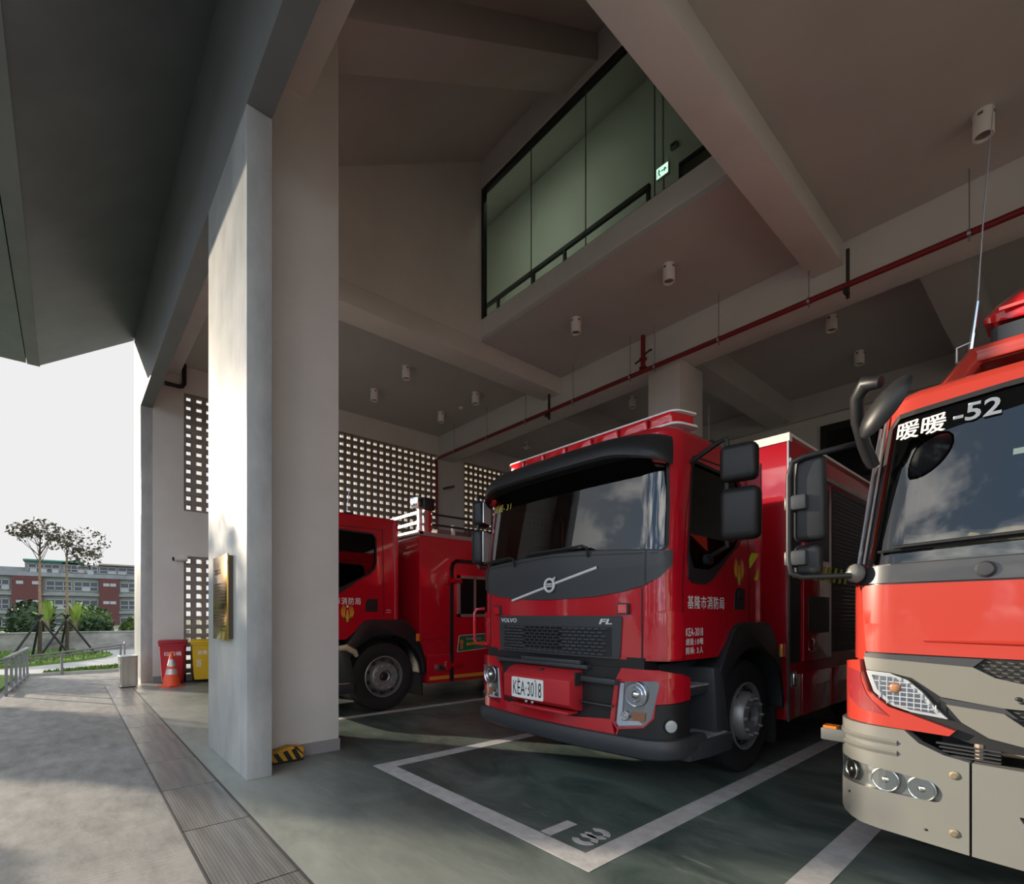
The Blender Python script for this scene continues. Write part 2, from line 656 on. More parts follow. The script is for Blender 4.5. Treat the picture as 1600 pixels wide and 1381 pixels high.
def pavement_mat():
    m = bpy.data.materials.new('broomed_concrete')
    m.use_nodes = True
    t = m.node_tree
    b = t.nodes['Principled BSDF']
    L = t.links.new
    tcn = t.nodes.new('ShaderNodeTexCoord')
    outs = []
    for sc, st, det in ((0.7, (1, 1, 1), 8), (5.0, (0.6, 1.4, 1), 8), (60, (1.0, 0.06, 1), 3), (55, (1, 1, 1), 3)):
        mp = t.nodes.new('ShaderNodeMapping')
        mp.inputs['Scale'].default_value = st
        L(tcn.outputs['Object'], mp.inputs['Vector'])
        n = t.nodes.new('ShaderNodeTexNoise')
        n.inputs['Scale'].default_value = sc
        n.inputs['Detail'].default_value = det
        n.inputs['Roughness'].default_value = 0.65
        L(mp.outputs[0], n.inputs['Vector'])
        outs.append(n.outputs['Fac'])
    a = t.nodes.new('ShaderNodeMath')
    a.operation = 'ADD'
    L(outs[0], a.inputs[0])
    L(outs[1], a.inputs[1])
    a2 = t.nodes.new('ShaderNodeMath')
    a2.operation = 'MULTIPLY_ADD'
    a2.inputs[1].default_value = 0.35
    L(outs[3], a2.inputs[0])
    L(a.outputs[0], a2.inputs[2])
    r = t.nodes.new('ShaderNodeValToRGB')
    r.color_ramp.elements[0].position = 0.86
    r.color_ramp.elements[1].position = 1.0
    r.color_ramp.elements[0].color = (0.165, 0.164, 0.158, 1)
    r.color_ramp.elements[1].color = (0.315, 0.31, 0.295, 1)
    mr = t.nodes.new('ShaderNodeMapRange')
    mr.inputs['From Max'].default_value = 2.0
    L(a2.outputs[0], mr.inputs['Value'])
    r.color_ramp.elements[0].position = 0.47
    r.color_ramp.elements[1].position = 0.68
    L(mr.outputs[0], r.inputs[0])
    L(r.outputs['Color'], b.inputs['Base Color'])
    b.inputs['Roughness'].default_value = 0.75
    bp = t.nodes.new('ShaderNodeBump')
    bp.inputs['Strength'].default_value = 0.3
    bp.inputs['Distance'].default_value = 0.01
    L(outs[2], bp.inputs['Height'])
    L(bp.outputs[0], b.inputs['Normal'])
    return m


M_FLOOR = floor_mat()
M_PAVE = pavement_mat()
M_STRIPE = mat('worn_white_road_paint', (0.52, 0.52, 0.51), 0.6, var=0.16, vscale=9, bump=0.1, bscale=30)
M_GRASS = mat('grass', (0.12, 0.21, 0.035), 0.8, var=0.4, vscale=7, bump=0.4, bscale=60)
M_SOIL = mat('distant_ground', (0.16, 0.17, 0.12), 0.9, var=0.3, vscale=0.3)
M_PATH = mat('path_concrete', (0.40, 0.40, 0.385), 0.75, var=0.12, vscale=3)
M_STAIN = mat('stained_wall_concrete', (0.40, 0.39, 0.37), 0.85, var=0.4, vscale=0.9, c2=(0.10, 0.10, 0.095), stretch=(1, 1, 1.6))

XL, XR = -13.3, 7.0        # inner faces of the side walls
Y0, Y1 = 1.18, 1.39        # facade fins and fascia
YB = 8.67                  # back beam
YW = 14.2                  # back wall
YG = 6.32                  # glass front of the upper room

floor = struct(MB().box(XL - 1.35, XR + 0.2, 1.0, YW + 0.2, -0.25, 0.0), 'floor', M_FLOOR)
tag(floor, 'green coated bay floor with pale front edge')
for nm, x0, x1, y0, y1 in (('stall_line', -4.53, -1.85, 2.21, 2.37), ('stall_line', -4.53, -4.37, 2.37, 13.5),
                           ('stall_line', -2.01, -1.85, 2.37, 13.5), ('stall_line', -6.97, -6.83, 2.37, 13.5),
                           ('stall_line', -1.07, -0.91, 2.15, 13.5)):
    MB().box(x0, x1, y0, y1, 0.0, 0.002).build(nm, M_STRIPE, floor)
# stencilled stall number
text_on('stall_number', '1', plane_fn((-2.415, 2.38, 0.003), (0.095, 0, 0), (0, 0.27, 0)), M_STRIPE, floor, bold=0.0)
n3 = MB()
for k in range(2):
    cyc = 2.44 + 0.072 + k * 0.126
    for a0, a1 in ((-150, -12), (12, 150)):
        pr_, pi_ = [], []
        for q in range(11):
            a = R(a0 + (a1 - a0) * q / 10)
            if abs(math.degrees(a)) > (152 if k == 0 else 152):
                continue
            pr_.append((-2.135 + 0.088 * math.cos(a), cyc + 0.078 * math.sin(a)))
            pi_.append((-2.135 + 0.040 * math.cos(a), cyc + 0.034 * math.sin(a)))
        n3.prism(pr_ + pi_[::-1], 'z', 0.001, 0.0035)
n3.build('stall_number', M_STRIPE, floor)

# ground outside
pave = struct(MB().box(-16.6, 30, -30, 0.57, -0.25, 0.0), 'ground', M_PAVE)
tag(pave, 'pale broomed concrete forecourt')
pave2 = struct(MB().box(-16.6, XL - 1.35, 0.57, 3.2, -0.25, -0.001).box(-13.27, 30, 0.57, 1.0, -0.25, -0.051).box(XL - 1.35, -13.27, 0.57, 1.0, -0.25, -0.001), 'ground', M_PAVE)
tag(pave2, 'pale concrete strip beside and under the drain channel')
soil = struct(MB().box(-260, 120, -200, 200, -0.6, -0.26), 'ground', M_SOIL)
tag(soil, 'open land around the station')

# ------------------------------------------------------------------ columns and fins
def fin(x0, x1):
    return struct(MB().box(x0, x1, Y0, Y1, 0, 5.93), 'column', M_FIN, bevel=0.006)


f1 = tag(fin(-6.44, -4.85), 'broad pale concrete fin with the brass plaque')
f2 = tag(fin(-14.63, -13.32), 'far concrete fin at the left end of the facade')
f3 = tag(fin(3.0, 4.6), 'concrete fin right of the bays')
c1 = struct(MB().box(-6.36, -5.32, Y1, 2.2, 0, 8.1), 'column', M_WALL, bevel=0.006)
tag(c1, 'warm painted column just behind the plaque fin')
b1 = struct(MB().box(-6.375, -5.31, Y1, 2.21, 0, 0.125), 'baseboard_column', M_SKIRT)
c3 = struct(MB().box(3.4, 4.2, Y1, 2.2, 0, 8.1), 'column', M_WALL)
tag(c3, 'painted column on the right')
c2 = struct(MB().box(-5.74, -5.05, YB, 9.53, 0, 6.3), 'column', M_WALL, bevel=0.006)
tag(c2, 'column behind the middle truck under the pipe beam')

# ------------------------------------------------------------------ roof, canopy, fascia
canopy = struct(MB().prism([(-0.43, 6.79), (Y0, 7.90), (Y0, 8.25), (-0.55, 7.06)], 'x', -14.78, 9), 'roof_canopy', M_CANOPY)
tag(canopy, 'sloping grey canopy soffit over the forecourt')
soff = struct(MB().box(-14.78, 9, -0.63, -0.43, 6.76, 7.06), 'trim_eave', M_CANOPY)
tag(soff, 'flat edge band of the canopy')
gut = MB().box(-14.78, 9, -1.12, -0.645, 6.772, 7.02).box(-14.78, 9, -2.0, -1.135, 6.772, 7.02)
gut.box(-14.78, 9, -2.03, -0.6, 7.0, 7.05)
gut = struct(gut, 'trim_gutter', mat('dark_metal_eave', (0.16, 0.18, 0.185), 0.45, var=0.08))
tag(gut, 'dark metal eave strip outside the canopy edge')
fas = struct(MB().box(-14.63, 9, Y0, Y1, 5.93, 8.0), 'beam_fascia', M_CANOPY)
tag(fas, 'deep grey fascia beam along the open front')
ib = struct(MB().box(XL, XR, Y1, 1.87, 6.77, 7.75), 'beam', M_WALL)
tag(ib, 'inner beam tucked behind the fascia')
SL = 0.62


def zr(y):
    return 7.48 + SL * (y - 1.18)


roof = struct(MB().prism([(Y1, zr(Y1)), (9.6, zr(9.6)), (14.6, 9.6), (14.6, 10.0), (9.6, zr(9.6) + .4), (Y1 - .2, zr(Y1) + .4)], 'x', -14.7, 9),
              'roof', M_CEIL)
tag(roof, 'sloping roof soffit above the tall void')
rb = struct(MB().prism([(1.87, zr(1.87) - .43), (YG, zr(YG) - .43), (YG, zr(YG) + .02), (1.87, zr(1.87) + .02)], 'x', -5.79, -5.09), 'beam_roof', M_CEIL, bevel=0.01)
tag(rb, 'sloping roof beam over the void')
uw = struct(MB().prism([(Y1, 7.001), (YG + .08, 7.001), (YG + .08, zr(YG + .08)), (Y1, zr(Y1))], 'x', -8.30, -8.11), 'wall_upper_left', M_WALL)
tag(uw, 'tall plain wall on the left of the void')
uw2 = struct(MB().prism([(Y1, 7.001), (YW, 7.001), (YW, 9.9), (9.6, zr(9.6)), (Y1, zr(Y1))], 'x', -2.80, -2.62), 'wall_upper_right', M_WALL)
wlu = struct(MB().box(XL - .2, XL, Y1, 6.7, 7.3, 10.8).box(XL - .2, XL, 8.3, YB, 7.3, 12).box(XL - .2, XL, 6.7, 8.3, 7.3, 8.3).box(XL - .2, XL, 6.7, 8.3, 9.7, 12), 'wall_upper_end', M_WALL)
ceil = struct(MB().box(XL, -8.3, Y1, YB, 7.0, 7.3).box(-2.62, XR, Y1, YB, 7.0, 7.3).box(-8.11, -2.8, YG, YB, 7.0, 7.2), 'ceiling', M_CEIL)
tag(ceil, 'flat ceiling over the side bays')
ceilb = struct(MB().box(XL, XR, YB, YW, 7.0, 7.3), 'ceiling', M_CEIL)
tag(ceilb, 'dim flat ceiling of the rear bays')
slab = struct(MB().box(-8.11, -2.8, YG - .02, YB, 7.09, 7.43), 'slab_edge', M_WALL)
tag(slab, 'floor slab edge under the green glass')
bm1 = struct(MB().box(-8.66, -8.11, 1.87, YB, 6.63, 7.0), 'beam', M_WALL, bevel=0.008)
tag(bm1, 'ceiling beam on the left of the void')
bm2 = struct(MB().box(-2.80, -2.37, 1.87, YB, 6.66, 7.0), 'beam', M_WALL, bevel=0.008)
tag(bm2, 'ceiling beam running in from the top right')
bb = struct(MB().box(XL, XR, YB, 9.2, 6.30, 7.0), 'beam', M_WALL, bevel=0.006)
tag(bb, 'long beam carrying the red pipe')
bq = struct(MB().box(-5.6, -5.05, 9.2, YW, 6.45, 7.0), 'beam', M_CEIL)
tag(bq, 'rear ceiling beam behind the column')
br = struct(MB().box(-1.62, -1.1, 9.2, YW, 6.45, 7.0), 'beam', M_CEIL)
tag(br, 'rear ceiling beam above the right truck')
bl = struct(MB().box(-9.3, -8.8, 9.2, YW, 6.45, 7.0), 'beam', M_CEIL)
tag(bl, 'rear ceiling beam on the left')
bwb = struct(MB().box(XL, XR, YW - .12, YW, 6.43, 7.0), 'trim_rear', M_CEIL)

# ------------------------------------------------------------------ walls
# the left wall with its breeze-block openings
wl = MB()
S = [(1.96, 8.62), (9.65, 13.6)]
X0 = XL - 0.2
for a, b in ((Y1, S[0][0]), (S[0][1], S[1][0]), (S[1][1], YW)):
    wl.box(X0, XL, a, b, 0, 7.3)
for a, b in S:
    wl.box(X0, XL, a, b, 6.42, 7.3)
    wl.box(X0, XL, a, b, 2.77, 3.78)
wall_left = struct(wl, 'wall_left', M_WALL)
tag(wall_left, 'left end wall with breeze block screens')
for a, b in S:
    for z0, z1 in ((3.78, 6.42), (0.0, 2.77)):
        m = MB()
        ny = round((b - a) / 0.197)
        nz_ = round((z1 - z0) / 0.203)
        for i in range(ny + 1):
            y = a + (b - a) * i / ny
            m.box(X0 + .03, XL - .02, max(a, y - .047), min(b, y + .047), z0, z1)
        for j in range(nz_ + 1):
            z = z0 + (z1 - z0) * j / nz_
            m.box(X0 + .032, XL - .022, a, b, max(z0, z - .045), min(z1, z + .045))
        # fine joints between the blocks stand a touch proud
        o = m.build('breeze_block_screen', M_BLOCK, wall_left, recalc=False)
bsk = struct(MB().box(XL, XL + .012, Y1, YW, 0, .125), 'baseboard_left', M_SKIRT)
wall_back = struct(MB().box(XL - .2, XR + .2, YW, YW + .2, 0, 7.3), 'wall_back', M_WALL)
wall_right = struct(MB().box(XR, XR + .2, Y1, YW, 0, 9.9), 'wall_right', M_WALL)
win = MB()
win.box(-4.38, -2.2, YW - .05, YW - .002, 4.6, 6.17)
window_2 = struct(win, 'window_2', mat('dark_window_frame', (0.012, 0.012, 0.012), 0.5))
tag(window_2, 'dark window high on the rear wall')
MB().box(-4.22, -3.35, YW - .06, YW - .045, 4.75, 6.0).box(-3.22, -2.35, YW - .06, YW - .045, 4.75, 6.0).build('window_pane', mat('dark_pane', (0.01, 0.01, 0.011), 0.15), window_2)

# ------------------------------------------------------------------ upper room behind green glass
lint = struct(MB().prism([(YG - .02, 10.10), (YG + .16, 10.10), (YG + .16, zr(YG + .16)), (YG - .02, zr(YG - .02))], 'x', -8.11, -2.8).box(XL, -8.3, YG - .02, YG + .1, 7.3, 10.6), 'lintel', M_WALL)
tag(lint, 'strip of wall between glass front and roof')
window_1 = struct(MB().box(-8.11, -8.03, YG, YG + .08, 7.43, 10.10).box(-8.03, -2.8, YG, YG + .08, 10.0, 10.10).box(-8.03, -2.8, YG, YG + .05, 7.43, 7.455),
                  'window_1', M_BLACK)
tag(window_1, 'black framed green glass front of the upper room')
gx_ = [-8.03, -6.68, -5.39, -4.10, -2.82]
for i in range(4):
    MB().box(gx_[i] + .006, gx_[i + 1] - .006, YG + .03, YG + .042, 7.455, 10.0).build('glass_pane', M_GLASS_ROOM, window_1)
for i in range(1, 4):
    MB().box(gx_[i] - .006, gx_[i] + .006, YG + .029, YG + .043, 7.455, 10.0).build('joint_seal', mat('dark_seal', (0.05, 0.055, 0.05), 0.6), window_1)
wr = struct(MB().box(XL - .2, -2.8, YB, YB + .15, 7.3, zr(YB)), 'wall_upper_back', mat('room_paint', (0.52, 0.54, 0.50), 0.7))
tag(wr, 'back wall of the upper room')
door_1 = struct(MB().box(-5.04, -5.0, YB - .06, YB, 7.43, 9.93).box(-5.0, -3.6, YB - .06, YB, 9.86, 9.93).box(-3.64, -3.6, YB - .06, YB, 7.43, 9.86), 'door_1', M_BLACK)
MB().box(-5.0, -3.64, YB - .03, YB - .01, 7.43, 9.86).build('door_leaf', mat('dark_door', (0.07, 0.06, 0.05), 0.5), door_1)
tag(door_1, 'dark door at the back of the upper room')
rail = empty('guard_rail', (-6.0, 7.3, 7.2))
tag(rail, 'black guard rail standing inside the green glass room', 'railing')
MB().box(-5.0, 1.2, -.03, .03, 1.37, 1.45).build('top_rail', M_BLACK, rail)
for x in (-4.2, -2.75, -1.6, -.72, 1.17):
    MB().box(x - .03, x + .03, -.025, .025, 0.23, 1.38).build('post', M_BLACK, rail)
# light added out of sight under the roof to brighten that room
room_fill = empty('added_room_light', (-8.3, 6.74, zr(6.74) - .02))
tag(room_fill, 'unseen tube light added under the roof to brighten the glass room', 'lamp')
MB().box(-1.3, 1.3, -.06, .06, -.12, -.04).build('lamp_housing', M_WHITE, room_fill)
MB().tube([(-1.25, 0, -.15), (1.25, 0, -.15)], .02).build('added_light_tube', mat('added_light_tube', (.9, .9, .9), .4, emit=(0.92, 1.0, 0.86), estr=20), room_fill)
# exit sign
ex = empty('exit_sign', (-5.2, 8.34, 9.70))
tag(ex, 'lit green and white exit sign hanging in glass room', 'sign')
MB().box(-.13, .13, -.03, .03, -.09, .12).build('sign_case', M_WHITE, ex, bevel=.005)
MB().box(-.12, .12, -.034, -.03, -.08, .11).build('sign_face', mat('sign_lit_face', (.8, .9, .85), .5, emit=(.75, 1, .9), estr=1.0), ex)
g = mat('sign_green', (0.0, 0.22, 0.10), .5, emit=(0.0, 0.4, 0.2), estr=.4)
m = MB()
m.prism([(-.02, .03), (.04, .03), (.04, .06), (.10, .02), (.04, -.03), (.04, .005), (-.02, .005)], 'y', -.037, -.034)
m.ball((-.07, -.036, .07), (.014, .003, .014))
m.prism([(-.09, .05), (-.05, .055), (-.03, .02), (-.04, .01), (-.06, .03), (-.05, -.01), (-.03, -.06), (-.045, -.065), (-.075, -.01), (-.1, -.05), (-.11, -.04), (-.08, .0)], 'y', -.037, -.034)
m.build('running_figure', g, ex)
MB().box(-.012, .012, -.012, .012, .12, 2.2).build('hanger', M_STEEL, ex)
MB().box(-.02, .02, -.015, .015, -.62, -.09).build('sign_conduit', M_STEEL, ex)
spk = empty('wall_speaker', (-5.15, YB, 10.35))
tag(spk, 'small grey box on wall above the exit sign', 'speaker')
MB().box(-.07, .07, -.07, 0, -.05, .05).build('speaker_case', mat('grey_case', (.2, .2, .19), .6), spk, bevel=.01)
MB().box(-.05, .05, -.075, -.069, -.035, .035).build('grille', M_DKGREY, spk)

# ------------------------------------------------------------------ red fire pipe
def px_pipe():
    p = empty('fire_pipe', (0, 8.42, 6.2))
    tag(p, 'long dark red fire main hung under the back beam', 'pipe')
    pts = [(-13.2, .12, -3.4), (-13.2, .12, -.16), (-13.17, .09, -.05), (-13.05, 0.0, 0), (6.9, 0, 0)]
    MB().tube(pts, .043, 12).build('main_pipe', M_PIPE, p)
    for x in (-12.08, -10.56, -9.04, -7.5, -5.99, -5.43, -4.17, -2.76, -.95):
        MB().tube([(x, 0, .03), (x, 0, .80)], .007, 6).tube([(x, 0, -.10), (x, 0, -.05)], .012, 6).lathe([(.046, -.018), (.052, -.018), (.052, .018), (.046, .018)], (x, 0, 0), 'x', 14).build('hanger_rod', M_STEEL, p)
    for x in (-8.31, -2.27):
        MB().box(x - .02, x + .02, .045, .085, -.16, .55).box(x - .03, x + .03, -.06, .05, -.12, -.06).build('pipe_bracket', M_DARKMETAL, p)
    v = MB().tube([(-5.69, 0, 0), (-5.69, 0, .69)], .045, 12).build('riser_pipe', M_PIPE, p)
    for z in (.05, .22):
        MB().lathe([(.05, z), (.075, z), (.075, z + .03), (.05, z + .03)], (-5.69, 0, 0), 'z', 14).build('flange', M_PIPE, p)
    MB().bar((-5.86, -.02, .20), (-5.70, -.02, .24), .02, .03).build('valve_lever', M_DARKMETAL, p)
    MB().bar((-5.66, -.02, .3), (-5.52, -.02, .34), .025, .025).tube([(-5.52, -.02, .345), (-5.49, -.02, .33)], .02, 8).build('valve_lever', M_DARKMETAL, p)
    return p


px_pipe()
stub = empty('wall_stub', (XL, 8.86, 5.42))
tag(stub, 'short black pipe stub beside the vertical red pipe', 'pipe')
MB().tube([(0, 0, 0), (.5, .05, -.02)], .03, 8).build('stub_pipe', M_DARKMETAL, stub)
dp = MB().tube([(.0, -.36, -.02), (.0, -.10, -.02), (.0, -.04, 0), (.0, .0, .07), (.0, .0, .5)], .045, 12).build('drain_pipe', M_BLACK)
dp.location = (-13.18, 1.95, 6.50)
tag(dp, 'black bent drain pipe high on the left wall', 'pipe')

# ------------------------------------------------------------------ downlights
def make_downlight():
    d = empty('downlight', (0, 0, 7.0))
    MB().lathe([(0.0, -.002), (.093, -.002), (.093, -.265), (.088, -.272), (.080, -.272), (.076, -.24)], (0, 0, 0), 'z', 28).build('housing', M_WHITE, d)
    MB().lathe([(.078, -.235), (.05, -.215), (.0, -.205)], (0, 0, 0), 'z', 24).build('reflector', mat('dim_reflector', (.22, .2, .17), .35), d)
    for a in (-100, -10, 80, 170):
        c, s_ = math.cos(R(a)), math.sin(R(a))
        MB().obox((.0915 * c, .0915 * s_, -.055), (.006, .045, .03), Matrix.Rotation(R(a), 3, 'Z')).build('vent_slot', mat('vent_dark', (.12, .11, .1), .7), d)
    return d


LIGHTS = [(-11.57, 5.68, 'front left of the four over the truck by the left wall'),
          (-10.03, 5.69, 'front right of the four over the truck by the left wall'),
          (-10.07, 7.66, 'rear right of the four over the truck by the left wall'),
          (-11.65, 7.68, 'rear left of the four over the truck by the left wall'),
          (-4.36, 7.16, 'under the green glass room nearer the long beam'),
          (-6.30, 7.15, 'under the green glass room nearer the tall wall'),
          (-.74, 7.59, 'largest, near the top of the aerial'),
          (-3.11, 10.65, 'upper one of two in the dark rear bay'),
          (-3.14, 12.52, 'lower one of two in the dark rear bay'),
          (-7.61, 10.79, 'in dim rear bay left of the column')]
d0 = make_downlight()
for i, (x, y, t_) in enumerate(LIGHTS):
    d = d0 if i == 0 else copy_tree(d0)
    d.location = (x, y, 7.0)
    tag(d, 'white can downlight, ' + t_, 'ceiling light', 'white can downlights')
sm = empty('smoke_detector', (-11.01, 7.89, 7.0))
tag(sm, 'small white smoke detector among the left downlights', 'detector')
MB().lathe([(0, 0), (.06, 0), (.06, -.03), (.035, -.06), (0, -.065)], (0, 0, 0), 'z', 20).build('detector_body', M_WHITE, sm)
st = empty('star_light', (-11.82, 11.02, 7.0))
tag(st, 'small white twin-armed fixture on rear left ceiling', 'ceiling light')
MB().lathe([(0, 0), (.05, 0), (.05, -.06), (.03, -.08), (0, -.08)], (0, 0, 0), 'z', 14).build('base', M_WHITE, st)
for a in (-35, 35, 180):
    MB().tube([(0, 0, -.06), (.13 * math.sin(R(a)), .13 * math.cos(R(a)) * .6, -.2)], [.02, .05], 10).build('spot_head', M_WHITE, st)

# ------------------------------------------------------------------ drain covers
def drain_mat():
    m = bpy.data.materials.new('ribbed_drain_steel')
    m.use_nodes = True
    t = m.node_tree
    b = t.nodes['Principled BSDF']
    L = t.links.new
    tcn = t.nodes.new('ShaderNodeTexCoord')
    wv = t.nodes.new('ShaderNodeTexWave')
    wv.bands_direction = 'X'
    wv.inputs['Scale'].default_value = 14.0
    wv.inputs['Distortion'].default_value = 0.1
    L(tcn.outputs['Object'], wv.inputs['Vector'])
    wv2 = t.nodes.new('ShaderNodeTexWave')
    wv2.bands_direction = 'Y'
    wv2.inputs['Scale'].default_value = 16.0
    L(tcn.outputs['Object'], wv2.inputs['Vector'])
    mm = t.nodes.new('ShaderNodeMath')
    mm.operation = 'MULTIPLY'
    L(wv.outputs['Fac'], mm.inputs[0])
    L(wv2.outputs['Fac'], mm.inputs[1])
    n = t.nodes.new('ShaderNodeTexNoise')
    n.inputs['Scale'].default_value = 2.5
    n.inputs['Detail'].default_value = 6
    mp = t.nodes.new('ShaderNodeMapping')
    mp.inputs['Scale'].default_value = (0.4, 5, 1)
    L(tcn.outputs['Object'], mp.inputs['Vector'])
    L(mp.outputs[0], n.inputs['Vector'])
    r = t.nodes.new('ShaderNodeValToRGB')
    r.color_ramp.elements[0].position = 0.3
    r.color_ramp.elements[1].position = 0.7
    r.color_ramp.elements[0].color = (0.27, 0.267, 0.255, 1)
    r.color_ramp.elements[1].color = (0.52, 0.515, 0.50, 1)
    L(n.outputs['Fac'], r.inputs[0])
    mx = t.nodes.new('ShaderNodeMix')
    mx.data_type = 'RGBA'
    mx.inputs['B'].default_value = (0.07, 0.07, 0.068, 1)
    m2 = t.nodes.new('ShaderNodeMath')
    m2.operation = 'MULTIPLY'
    m2.inputs[1].default_value = 0.75
    L(mm.outputs[0], m2.inputs[0])
    L(m2.outputs[0], mx.inputs['Factor'])
    L(r.outputs['Color'], mx.inputs['A'])
    L(mx.outputs['Result'], b.inputs['Base Color'])
    b.inputs['Metallic'].default_value = 0.5
    b.inputs['Roughness'].default_value = 0.30
    bp = t.nodes.new('ShaderNodeBump')
    bp.inputs['Strength'].default_value = 0.5
    bp.inputs['Distance'].default_value = 0.006
    L(wv.outputs['Fac'], bp.inputs['Height'])
    L(bp.outputs[0], b.inputs['Normal'])
    return m


M_DRAIN = drain_mat()
PL = 1.03
names = ['nearest', 'second', 'third', 'fourth', 'fifth', 'sixth', 'seventh', 'eighth', 'ninth', 'tenth', 'eleventh']
proto = None
for i in range(11):
    xr = -1.93 - i * PL
    if proto is None:
        proto = empty('drain_cover')
        MB().box(-PL + .008, -.004, .018, .412, -.045, 0.0).build('plate', M_DRAIN, proto)
        MB().box(-PL + .004, -.002, .0, .014, -.05, 0.001).box(-PL + .004, -.002, .416, .43, -.05, .001).build('edge_angle', mat('drain_edge', (.10, .10, .10), .5, metal=.5), proto)
        o = proto
    else:
        o = copy_tree(proto)
    o.location = (xr, .57, 0)
    if i == 10:
        lb = 'ribbed steel drain cover by the stainless bin, farthest of the row'
    elif i == 0:
        lb = 'ribbed steel drain cover at the bottom edge, nearest of the row'
    else:
        lb = 'ribbed steel drain cover, %s along the row from the near end' % names[i]
    tag(o, lb, 'drain cover', 'steel drain covers along the facade')
# ================================================================== THINGS BY THE FACADE
# ---- brass plaque on the fin
M_BRASS = mat('polished_brass', (0.52, 0.31, 0.10), 0.16, metal=1.0, rvar=0.04, vscale=4)
M_ENGR = mat('engraved_text', (0.12, 0.075, 0.03), 0.5)
pq = empty('plaque', (-5.61, Y0, 1.62))
tag(pq, 'polished brass plaque with engraved text on the pale fin', 'plaque')
MB().box(-.30, .30, -.055, -.04, -.41, .41).build('brass_plate', M_BRASS, pq, bevel=.003)
MB().box(-.285, .285, -.04, 0, -.395, .395).build('backing_board', mat('dark_brass_edge', (.10, .085, .06), .5, metal=.6), pq)
ln = MB()
random.seed(3)
for blk, (zt, n) in enumerate(((.27, 2), (.13, 7), (-.13, 6), (-.29, 2))):
    for k in range(n):
        z = zt - k * .030
        x = -.25 if blk != 3 else .02
        xe = random.uniform(.18, .25) if blk in (1, 2) else random.uniform(-.02, .1) if blk == 0 else .22
        while x < xe:
            wdt = random.uniform(.012, .02)
            ln.box(x, x + wdt, -.0565, -.0553, z, z + .014)
            ln.box(x + .003, x + wdt - .002, -.0565, -.0553, z - .006, z - .002)
            x += wdt + .007
ln.build('engraved_lines', M_ENGR, pq, recalc=False)

# ---- striped corner guard lying by the column
cg = empty('corner_guard', (-5.29, 1.41, 0))
tag(cg, 'yellow and black striped wedge at the column foot', 'wheel chock')
prof = [(0, 0.02), (.36, 0.02), (.375, .05), (.37, .13), (.24, .155), (.13, .13), (0, .055)]
MB().prism(prof, 'x', 0.0, .115).build('chock_body', mat('chock_yellow', (.58, .30, .015), .6, var=.12, vscale=12), cg, bevel=.008)
sx = MB()
for a in (.04, .13, .22, .30):
    sx.prism([(a, .021), (a + .05, .021), (a - .01, .098 + a * .12), (a - .05, .085 + a * .12)], 'x', .114, .1175)
sx.prism([(.36, .06), (.374, .06), (.30, .148), (.27, .148)], 'x', .114, .118)
sx.build('black_stripes', M_BLACK, cg)
MB().box(.0, .11, 0, .37, 0, .021).build('rubber_pad', M_RUBBER, cg)

# ---- wheelie bins
def bin_(name, loc, rz, body, lidm, label, lines):
    b = empty(name, loc, rz)
    tag(b, label, 'bin')
    m = MB()
    # tapered tub, front face towards -y
    w0, w1, d0, d1, h = .19, .235, .20, .27, .84
    vs_ = []
    for (ww, dd, z) in ((w0, d0, .06), (w1, d1, h)):
        for a, b_ in rounded([(-ww, -dd), (ww, -dd), (ww, dd), (-ww, dd)], .05, 3):
            vs_.append((a, b_, z))
    n = len(vs_) // 2
    fs_ = [(i, (i + 1) % n, n + (i + 1) % n, n + i) for i in range(n)] + [tuple(range(n))[::-1], tuple(range(n, 2 * n))]
    m.add(vs_, fs_, True)
    m.build('tub', body, b)
    MB().box(-.25, .25, -.285, .28, .81, .85).build('rim', body, b, bevel=.01)
    lid = MB()
    lid.prism(rounded([(-.30, .855), (.30, .855), (.31, .88), (.2, .925), (-.2, .925), (-.29, .88)], .02, 3), 'x', -.255, .255)
    lid.build('lid', lidm, b, bevel=.008)
    MB().tube([(-.2, .33, .86), (.2, .33, .86)], .016, 8).build('handle', body, b)
    for s in (-1, 1):
        MB().lathe([(0, -.02), (.09, -.02), (.095, 0), (.09, .02), (0, .02)], (s * .2, .22, .095), 'x', 18).build('wheel', M_RUBBER, b)
    for (tx, z0, z1, x0, x1) in lines:
        y = -.285 + (.84 - z0) * .09 - .004 + .02
        text_on('lettering', tx, lambda s, t, z0=z0, z1=z1, x0=x0, x1=x1: (x0 + (x1 - x0) * s, -(d0 + (d1 - d0) * ((z0 + (z1 - z0) * t) - .06) / (h - .06)) - .004, z0 + (z1 - z0) * t), M_LETTER, b, bold=.01)
    return b


RZ = R(66)
bin_('wheelie_bin', (-12.84, 1.70, 0), R(80), mat('bin_red', (.33, .012, .022), .45), mat('bin_red', (.33, .012, .022), .45),
     'dark red wheelie bin behind the traffic cone', [('垃圾桶', .60, .69, -.15, .15)])
yb = bin_('wheelie_bin', (-12.84, 2.27, 0), R(80), mat('bin_yellow', (.62, .40, .01), .45), mat('bin_yellow', (.62, .40, .01), .45),
          'yellow wheelie bin half hidden by the plaque fin', [('基隆', .60, .69, -.12, .06), ('環保', .33, .5, -.14, -.05)])
